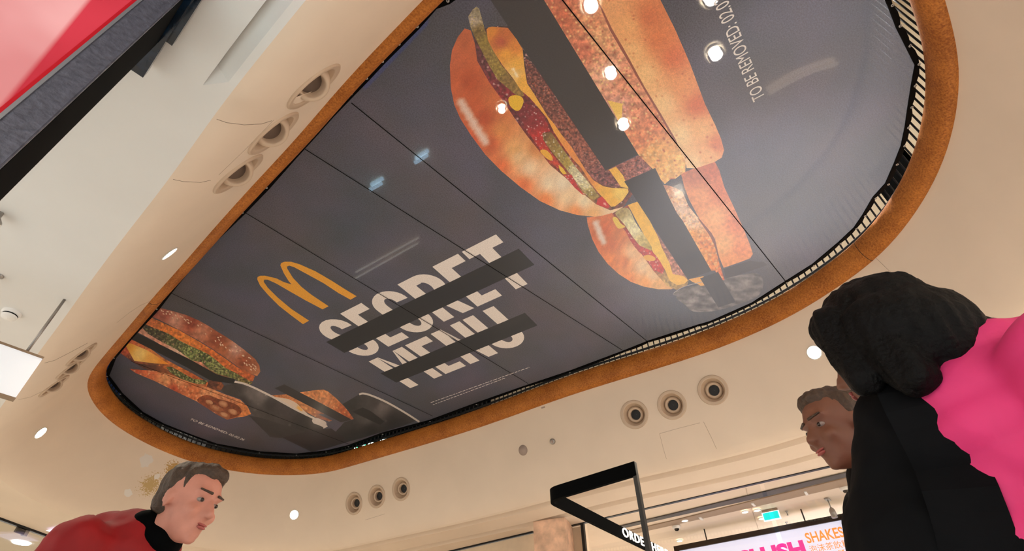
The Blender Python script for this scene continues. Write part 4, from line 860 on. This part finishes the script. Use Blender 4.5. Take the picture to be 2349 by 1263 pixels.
# menu screens
MO = 1.05
def MP(px, py, off=0): return PL(px, py, SHP+SHN*(MO+off), SHN)
tl = MP(1935.6,1172); lft = MP(1549,1260.5); zt = (tl.z+lft.z)/2; tr_ = tl.dot(SHT); 
def mp(t, z, off=0): q = SHP+SHN*(MO+off); q = q+SHT*(t-q.dot(SHT)); return Vector((q.x, q.y, z))
SW_ = 1.9; SHh = 1.0; fr = .055
def menu(t, label, name='menu_screen'):
    e_ = empty(name, mp(t+SW_/2, zt-SHh, 0), label, 'menu screen')
    for (c, hx, hz) in ((mp(t+SW_/2, zt-fr/2), SW_/2, fr/2), (mp(t+SW_/2, zt-SHh+fr/2), SW_/2, fr/2), (mp(t+fr/2, zt-SHh/2), fr/2, SHh/2), (mp(t+SW_-fr/2, zt-SHh/2), fr/2, SHh/2)):
        box('frame', c, (hx,.04,hz), M['black_metal'], e_, ex=SHT, ey=SHN)
    box('display', mp(t+SW_/2, zt-SHh/2, .0), (SW_/2-fr,.02,SHh/2-fr), mat('display', (214,216,236), .25, emit=(206,208,234), es=.62), e_, ex=SHT, ey=SHN)
    tube('hanger', [mp(t+.4, zt), mp(t+.4, 2.08+H)], .008, M['black_metal'], e_); tube('hanger', [mp(t+SW_-.4, zt), mp(t+SW_-.4, 2.08+H)], .008, M['black_metal'], e_)
    return e_
mn = menu(tr_, 'lit menu screen reading SLUSH and SHAKES in a black frame')
menu(tr_-SW_-.04, 'second lit menu screen, mostly behind the black coat')
R_ = -SHT; UPV = Vector((0,0,1))
def on_menu(px, py): return PL(px, py, SHP+SHN*(MO-.023), SHN)
def menu_text(s, pa, pb, ht, m, bold=0, up=None):
    a, b = on_menu(*pa), on_menu(*pb); w = (b-a).dot(R_)
    h = (on_menu(*up)-a).z if up else ht
    text_mesh('lettering', s, a, R_, UPV, h, w, m, mn, nz=-SHN, bold=bold)
org = mat('menu_orange', (232,140,60), .5, emit=(235,140,60), es=.6); mag = mat('menu_magenta', (214,40,140), .5, emit=(214,40,140), es=.6)
menu_text('SHAKES', (1853,1246), (1938,1226), 0, org, .02, (1846,1222))
menu_text('泡沫茶飲料', (1860,1268), (1949,1243), 0, org, .0, (1855,1251))
menu_text('75', (1926,1271), (1955,1263), 0, org, .0, (1861,1272))
menu_text('SLUSH', (1703,1300), (1851,1267), 0, mag, .05, (1695,1263))
# ORDER HERE frame: a horizontal rounded band standing on slim posts
ZT = 1.30
cA = W(1454,1057,ZT); cC = W(1249,1121,ZT); bd = ray(1453,1089); hh = ZT-(bd.z/bd.xy.length)*(cA-ORG).xy.length
A2 = W(1253,1125,ZT); dirB = Vector((1,0,0)); 
fe = empty('order_frame', Vector((cA.x, cA.y, 0)), 'slim black rounded frame on a thin post with glowing ORDER HERE letters', 'sign')
u1 = _n(cA-cC); lenB = 1.5; rad = .10
u2 = _n(PL(1419,1220,Vector((0,0,ZT-hh+H)),Vector((0,0,1)))-PL(1271,1146,Vector((0,0,ZT-hh+H)),Vector((0,0,1)))); corner = cC
pth = [cA]
pc = corner+u1*rad; qc = corner+u2*rad
for k in range(11):
    t = k/10; pth.append(pc*(1-t)**2+corner*2*t*(1-t)+qc*t*t)
pth.append(corner+u2*lenB)
bm = bmesh.new(); rs = []; n = len(pth)
ctr = corner+u1*.3+u2*.5
for i, p in enumerate(pth):
    a, b = pth[min(i+1,n-1)], pth[max(i-1,0)]; d1 = _n(p-b) if i else _n(a-p); d2 = _n(a-p) if i < n-1 else d1; t = _n(d1+d2); q = Vector((-t.y, t.x, 0)); q = q if q.dot(p-ctr) > 0 else -q
    k = .012/max(.4, abs(q.dot(Vector((-d1.y, d1.x, 0)))))
    rs.append([bm.verts.new(p+q*k*0), bm.verts.new(p+q*k*0-Vector((0,0,hh))), bm.verts.new(p-q*k*2-Vector((0,0,hh))), bm.verts.new(p-q*k*2)])
for i in range(n-1):
    for j in range(4): bm.faces.new((rs[i][j], rs[i][(j+1)%4], rs[i+1][(j+1)%4], rs[i+1][j]))
bm.faces.new(rs[0]); bm.faces.new(rs[-1][::-1])
bmesh.ops.recalc_face_normals(bm, faces=bm.faces); bm_obj('band', bm, M['black'], fe)
for p in (cA, corner+u2*lenB):
    c = p+(ctr-p).normalized()*.02; box('post', (c.x, c.y, (ZT+H)/2), (.012,.012,(ZT+H)/2), M['black_metal'], fe)
nB = Vector((u2.y, -u2.x, 0)); nB = nB if nB.dot(ORG-corner) > 0 else -nB
def BP(px, py): return PL(px, py, corner+nB*.004, nB)
a = BP(1423,1246); b = BP(1480,1276); wtx = (b-a).length/6*11.2
glow = mat('glow_white', (255,250,240), .4, emit=(255,246,232), es=1.3)
text_mesh('letters', 'ORDER HERE', Vector((a.x, a.y, ZT+H-hh+hh*.1))+nB*(.032 if (ctr-corner).dot(nB) > 0 else .01), u2, UPV, hh*.78, .74, glow, fe, nz=nB, extrude=.003, bold=.004, spacing=1.15)

# ------------------------------------------------------------------ far left shopfront behind the man
a, b = CE(0,1187), CE(135,1236); d = _n((b-a).xy.to_3d()); nrm = Vector((-d.y, d.x, 0)); nrm = nrm if nrm.dot(a-ORG) > 0 else -nrm
fl = empty('shopfront', Vector((a.x, a.y, 0)), 'glazed shopfront with thin dark rail at the lower left corner', 'shopfront')
box('head_rail', a+d*.2+Vector((0,0,-.01)), (3.0,.02,.012), M['black_metal'], fl, ex=d, ey=nrm)
box('pane', Vector((a.x+d.x*.2, a.y+d.y*.2, (2.06+H)/2)), (3.0,.005,(2.05+H)/2), glass('glass_grey', (.86,.88,.86), .12), fl, ex=d, ey=nrm)
for k_, (x, y) in enumerate(((43,1208),(134,1238))):
    p = CE(x, y)-nrm*.05; e_ = empty('track_clamp', p, 'small black glass clamp on the lower left rail, '+('left' if k_ == 0 else 'right')+' one', 'clamp', 'glass clamps')
    box('plate', p+Vector((0,0,-.03)), (.05,.015,.04), M['black'], e_, ex=d, ey=nrm); box('jaw', p+d*.07+Vector((0,0,-.03)), (.02,.02,.05), M['steel'], e_, ex=d, ey=nrm)
p = CE(48,1245,2.07); tag(lathe('downlight', [(.09,.01),(.09,0),(.001,-.004)], p, Vector((1,0,0)), Vector((0,0,1)), M['lamp_cool'], None, 24), 'cool white round downlight behind the lower left shopfront glass', 'downlight')
ls = mesh_obj('light_panel', [CE(105,1216,2.06),(CE(148,1206,2.06)),(CE(190,1221,2.06)),CE(160,1234,2.06)], [(0,1,2,3)], mat('panel_lit', (220,215,245), .4, emit=(215,210,250), es=.9)); tag(ls, 'pale violet lit ceiling panel behind the red shoulder', 'light panel')

# ------------------------------------------------------------------ people
def capsule(bm, a, b, ra, rb, n=14):
    a, b = Vector(a), Vector(b); d = (b-a); L = d.length; t = d/L; x = t.cross(Vector((0,0,1)))
    if x.length < .05: x = t.cross(Vector((1,0,0)))
    x.normalize(); y = t.cross(x); rings = []
    prof_ = [(-math.cos(k*math.pi/10)*ra, math.sin(k*math.pi/10)*ra) for k in range(1, 6)]+[(L+math.sin(k*math.pi/10)*rb, math.cos(k*math.pi/10)*rb) for k in range(0, 5)]
    for (h, r) in prof_: rings.append([bm.verts.new(a+t*h+(x*math.cos(k/n*6.28318)+y*math.sin(k/n*6.28318))*r) for k in range(n)])
    for i in range(len(rings)-1):
        for k in range(n): bm.faces.new((rings[i][k], rings[i][(k+1)%n], rings[i+1][(k+1)%n], rings[i+1][k]))
    bm.faces.new(rings[0][::-1]); bm.faces.new(rings[-1])
def ell(bm, c, r, R=None):
    m = Matrix.Translation(c) @ (R.to_4x4() if R else Matrix()) @ Matrix.Diagonal((*r, 1)); bmesh.ops.create_uvsphere(bm, u_segments=20, v_segments=12, radius=1, matrix=m)
def remesh(name, bm, vox, m, parent=None, sm=4, disp=None):
    bmesh.ops.recalc_face_normals(bm, faces=bm.faces); me = bpy.data.meshes.new(name); bm.to_mesh(me); bm.free(); o = bpy.data.objects.new(name, me); S.collection.objects.link(o)
    md = o.modifiers.new('r', 'REMESH'); md.mode = 'VOXEL'; md.voxel_size = vox; md.use_smooth_shade = True
    s_ = o.modifiers.new('s', 'SMOOTH'); s_.iterations = sm; s_.factor = .5
    bpy.context.view_layer.update(); me2 = bpy.data.meshes.new_from_object(o.evaluated_get(bpy.context.evaluated_depsgraph_get())); o.modifiers.clear(); o.data = me2; me2.name = name
    if disp:
        vn = [v.normal.copy() for v in me2.vertices]
        for v, n_ in zip(me2.vertices, vn): v.co += n_*disp(v.co)
    me2.materials.clear(); me2.materials.append(m); me2.polygons.foreach_set('use_smooth', [True]*len(me2.polygons))
    if parent: o.parent = parent; o.matrix_parent_inverse = parent.matrix_world.inverted()
    return o
def quilt(c): return .009*abs(math.sin(c.z*math.pi/.085+1.2*noise.noise(c*3)))+.010*noise.noise(c*9)
def folds(c): return .012*noise.noise(Vector((c.x*9, c.y*9, c.z*5)))+.006*noise.noise(c*22)
def strands(c): return .007*noise.noise(Vector((c.x*55, c.y*55, c.z*9)))+.006*noise.noise(c*14)
def hand(bm, wrist, d, palm_n, s=1):
    """palm with four unequal bent fingers and a thumb"""
    d = _n(d); side = d.cross(palm_n).normalized(); p = wrist+d*.05*s
    ell(bm, p, (.012*s+.028*s, .03*s, .03*s)); capsule(bm, wrist, p+d*.03*s, .024*s, .028*s)
    for k, L in enumerate((.068,.078,.072,.056)):
        b0_ = p+d*.035*s+side*(k-1.5)*.019*s; b1_ = b0_+d*L*.5*s-palm_n*.004; b2_ = b1_+(d*.85-palm_n*.5).normalized()*L*.5*s
        capsule(bm, b0_, b1_, .0095*s, .0085*s, 8); capsule(bm, b1_, b2_, .0085*s, .007*s, 8)
    t0_ = wrist+d*.03*s-side*.028*s; t1_ = t0_+(d*.7-side*.7).normalized()*.04*s; capsule(bm, t0_, t1_, .012*s, .011*s, 8); capsule(bm, t1_, t1_+(d-side*.2).normalized()*.032*s, .0105*s, .008*s, 8)
def person(label, hc, f, lean, skin, jacket, trousers, hair, sx=1.0, hairfn=None, tilt=0.0, height=None, extras=None, arms=None, hscale=1.0, hf=None, disp=None):
    """hc head centre, f facing direction; lean = how far the hips sit behind the head"""
    up = Vector((0,0,1)); l = up.cross(f); hz = hc.z
    hf = hf or f; hl = up.cross(hf); Rh = Matrix.Rotation(tilt, 3, hl) @ Matrix((hf, hl, up)).transposed()
    def h(x, y, z): return hc+Rh@(Vector((x, y, z))*hscale)
    hip = Vector((hc.x, hc.y, 0))-f*lean+up*(hz*.56); nb = hc-up*(.21-.14*lean)-f*(.035+.2*lean); 
    sh = [nb-up*.035+l*s_*.175*sx for s_ in (-1,1)]
    bm = bmesh.new()
    R3 = Rh
    ell(bm, h(-.012,0,.035), (.1*hscale,.079*hscale,.092*hscale), R3); ell(bm, h(.028,0,-.03), (.068*hscale,.06*hscale,.085*hscale), R3); ell(bm, h(.04,0,-.08), (.05*hscale,.046*hscale,.036*hscale), R3)
    ell(bm, h(.072,0,-.1), (.022*hscale,.022*hscale,.018*hscale), R3)
    capsule(bm, h(.088,0,.012), h(.112,0,-.026), .010*hscale, .014*hscale, 10); 
    for s_ in (-1,1):
        ell(bm, h(.108,s_*.012,-.032), (.010,.008,.008), R3); ell(bm, h(-.008,s_*.079,-.008), (.018,.009,.03), R3); ell(bm, h(.07,s_*.04,-.028), (.022,.02,.02), R3); capsule(bm, h(.086,s_*.014,.032), h(.074,s_*.052,.034), .010, .008, 8)
    ell(bm, h(.09,0,-.062), (.012,.024,.012), R3)
    capsule(bm, h(-.022,0,-.07), nb, .056, .066); 
    capsule(bm, nb-up*.02, hip+up*.12, .12*sx, .125*sx); capsule(bm, sh[0], sh[1], .06, .06)
    hands = []
    for k, s_ in enumerate((-1,1)):
        capsule(bm, sh[k], nb-up*.1, .055, .08)
        el = sh[k]-up*.27+f*(.02 if s_ > 0 else -.05)+l*s_*.04; wr = el-up*.2+f*.14
        if arms and arms[k]: el, wr = arms[k]
        capsule(bm, sh[k], el, .05, .04); capsule(bm, el, wr, .04, .027); hand(bm, wr, wr-el, l*s_)
        hands.append((sh[k], el, wr))
        kn = hip+l*s_*.1-up*(hip.z*.47)+f*(.12*s_); an = Vector((kn.x, kn.y, .09))-f*(.1 if s_ < 0 else -.02)
        capsule(bm, hip+l*s_*.09, kn, .088, .058); capsule(bm, kn, an, .055, .04); capsule(bm, an-up*.04, an-up*.045+f*.16, .042, .035)
        hands[-1] += (kn, an)
    ell(bm, hip, (.15,.15,.13))
    body = remesh('person', bm, .0085, skin); tag(body, label, 'person')
    for s_ in (-1,1):
        e = bmesh.new(); ell(e, h(.0755,s_*.031,.008), (.0115,.012,.0075), R3); eo = bm_obj('eye', e, M['eye'], body, True)
        e = bmesh.new(); ell(e, h(.084,s_*.0325,.008), (.0045,.0065,.0062), R3); bm_obj('iris', e, M['iris'], eo, True)
        e = bmesh.new(); capsule(e, h(.094,s_*.016,.034), h(.08,s_*.052,.036), .0045, .003, 8); bm_obj('eyebrow', e, hair, body, True)
    e = bmesh.new(); ell(e, h(.1,0,-.058), (.006,.02,.004), R3); ell(e, h(.099,0,-.066), (.007,.018,.005), R3); bm_obj('lips', e, M['lip'], body, True)
    # jacket: follows torso and sleeves, open at the neck
    bm = bmesh.new(); capsule(bm, nb-up*.045, hip+up*.02, .155*sx, .17*sx); capsule(bm, sh[0]-up*.01, sh[1]-up*.01, .085, .085); ell(bm, (nb+hip)/2+up*.1, (.19*sx,.19*sx,.2))
    for k in range(2):
        s0, el, wr = hands[k][:3]; capsule(bm, s0, el, .078, .062); capsule(bm, el, el.lerp(wr, .93), .062, .045)
    if extras: extras(bm, h, nb, hip, sh, f, l, up)
    jk = remesh('jacket', bm, .011, jacket, body, 3, disp or folds)
    bm = bmesh.new(); ell(bm, hip, (.165,.165,.14))
    for k in range(2):
        kn, an = hands[k][3:]; s_ = (-1,1)[k]; capsule(bm, hip+l*s_*.09, kn, .102, .074); capsule(bm, kn, an+up*.02, .074, .06)
    remesh('trousers', bm, .013, trousers, body, 3)
    for k in range(2):
        an = hands[k][4]; bm = bmesh.new(); capsule(bm, an-up*.035, an-up*.037+f*.17, .052, .043); ell(bm, an-up*.03, (.05,.05,.055)); 
        for v in bm.verts: v.co.z = max(.002, v.co.z)
        bm_obj('shoe', bm, M['black'], body, True)
    # hair
    bm = bmesh.new(); (hairfn or short_hair)(bm, h, R3, hscale); remesh('hair', bm, .008, hair, body, 3, strands)
    return body, h, nb, hip, sh, l, Rh
def short_hair(bm, h, R, s):
    ell(bm, h(-.028,0,.05), (.098,.084,.088), R); ell(bm, h(-.06,0,0), (.058,.073,.07), R); ell(bm, h(.02,0,.095), (.06,.06,.038), R)
RV = toworld(Vector((1,0,0))); RV.z = 0; RV.normalize(); FV = Vector((-RV.y, RV.x, 0)); FV = FV if FV.dot(toworld(Vector((0,0,1)))) > 0 else -FV
def hood(bm, h, nb, hip, sh, f, l, up):
    capsule(bm, nb+up*.03-f*.07-l*.05, nb+up*.03-f*.07+l*.05, .07, .07); ell(bm, nb-f*.1-up*.08, (.15,.17,.15))
    ell(bm, nb+up*.0-f*.02, (.105,.11,.055))
hc = D(432,1155,1.75)
man, h, nb, hip, sh, l, Rh = person('person in a red jacket with short brown hair walking right at lower left', hc, _n(RV*.96-FV*.28), .65, M['skin'], M['red'], M['jeans'], M['hair_brown'], 1.0, None, .18, extras=hood)
f = _n(RV*.96-FV*.28); upv = Vector((0,0,1))
bm = bmesh.new(); capsule(bm, nb+f*.07+upv*.045-l*.04, nb+f*.07+upv*.045+l*.04, .052, .052); ell(bm, nb+f*.10+upv*.01, (.075,.075,.055)); remesh('collar', bm, .009, M['black'], man, 3)
bm = bmesh.new(); ell(bm, nb+f*.115-upv*.055, (.04,.04,.03)); remesh('shirt', bm, .009, M['shirt'], man, 2)
# woman with long black hair and pink jacket
hc = D(2022,792,1.10)
f2 = _n(-RV*.98+FV*.2)
def long_hair(bm, h, R, s):
    ell(bm, h(-.02,0,.045), (.118,.102,.1), R); ell(bm, h(-.07,0,-.04), (.1,.108,.12), R); ell(bm, h(.055,0,.085), (.05,.07,.045), R)
    for y in (-.08,.08): capsule(bm, h(.03,y,.05), h(.035,y*1.1,-.09), .042, .034); capsule(bm, h(-.03,y,.0), h(-.04,y*1.1,-.13), .05, .04)
    for y, z, L in ((-.05,-.0,.2),(0,.02,.3),(.05,-.02,.24),(.0,-.07,.2)): capsule(bm, h(-.04,y,z), h(-.04,y,z)+RV*L-Vector((0,0,.1)), .085, .03)
def puffy(bm, h, nb, hip, sh, f, l, up):
    ell(bm, D(2420,915,.95), (.17,.17,.14)); ell(bm, D(2310,1010,.97), (.15,.17,.16)); ell(bm, D(2350,1190,.9), (.15,.17,.2)); capsule(bm, nb-f*.08-up*.0-l*.08, nb-f*.08-up*.0+l*.08, .07, .07)
wom, h, nb, hip, sh, l, Rh = person('person in a bright pink puffer jacket with long black hair, nearest on the right', hc, f2, .5, M['skin2'], M['pink'], M['coat'], M['hair_black'], 1.15, long_hair, .1, extras=puffy, hf=_n(-RV*.5+FV*.87), disp=quilt)
# black vest, scarf and cross-body bag
bm = bmesh.new(); ell(bm, D(2112,1000,1.0), (.08,.10,.12)); ell(bm, D(2125,1130,.97), (.095,.12,.15)); ell(bm, D(2150,1280,.92), (.115,.13,.17)); remesh('vest', bm, .012, M['coat'], wom, 3, folds)
bm = bmesh.new(); capsule(bm, nb+upv*.03-l*.05+f2*.02, nb+upv*.03+l*.05+f2*.02, .085, .085); capsule(bm, nb+f2*.06-upv*.02, nb+f2*.1-upv*.25, .07, .075); remesh('scarf', bm, .011, M['coat'], wom, 3)
camside = 0 if False else -1 if (sh[0]-ORG).length < (sh[1]-ORG).length else 1
bm = bmesh.new()
jk_ = [o for o in wom.children if o.name.startswith('jacket')][0]; bpy.context.view_layer.update(); sp_ = []
for (x, y) in ((2068,850),(2085,890),(2105,930),(2130,975),(2155,1020),(2180,1070),(2200,1120),(2220,1175),(2238,1230),(2250,1290)):
    mi = jk_.matrix_world.inverted(); d_ = ray(x, y); ok, lo_, n_, _i = jk_.ray_cast(mi @ ORG, (mi.to_3x3() @ d_).normalized())
    if ok: sp_.append((jk_.matrix_world @ lo_, n_))
if len(sp_) > 2:
    bm = bmesh.new(); rs = []
    for i in range(len(sp_)):
        p, n_ = sp_[i]; d_ = _n(sp_[min(i+1, len(sp_)-1)][0]-sp_[max(i-1, 0)][0]); sd = d_.cross((ORG-p).normalized()).normalized()*.05; o_ = (ORG-p).normalized()
        rs.append([bm.verts.new(p+sd-o_*.015), bm.verts.new(p+sd+o_*.014), bm.verts.new(p-sd+o_*.014), bm.verts.new(p-sd-o_*.015)])
    for i in range(len(rs)-1):
        for k in range(4): bm.faces.new((rs[i][k], rs[i][(k+1)%4], rs[i+1][(k+1)%4], rs[i+1][k]))
    bm.faces.new(rs[0]); bm.faces.new(rs[-1][::-1]); bmesh.ops.recalc_face_normals(bm, faces=bm.faces); bm_obj('strap', bm, M['coat'], wom)
# third person behind, dark coat, brown face
hc = D(1925,985,1.62); f3 = _n(-RV*.98-FV*.1)
def bob(bm, h, R, s): short_hair(bm, h, R, s); ell(bm, h(-.07,0,-.04), (.06,.08,.08), R)
def coll(bm, h, nb, hip, sh, f, l, up): capsule(bm, nb+up*.03-l*.03, nb+up*.03+l*.03, .085, .085)
per3, h, nb3, hip3, sh3, l3, Rh3 = person('person in a dark coat with brown hair, lower and behind the pink jacket', hc, f3, .5, M['skin2'], M['coat'], M['coat'], M['hair_brown'], 1.05, short_hair, .12, extras=coll)
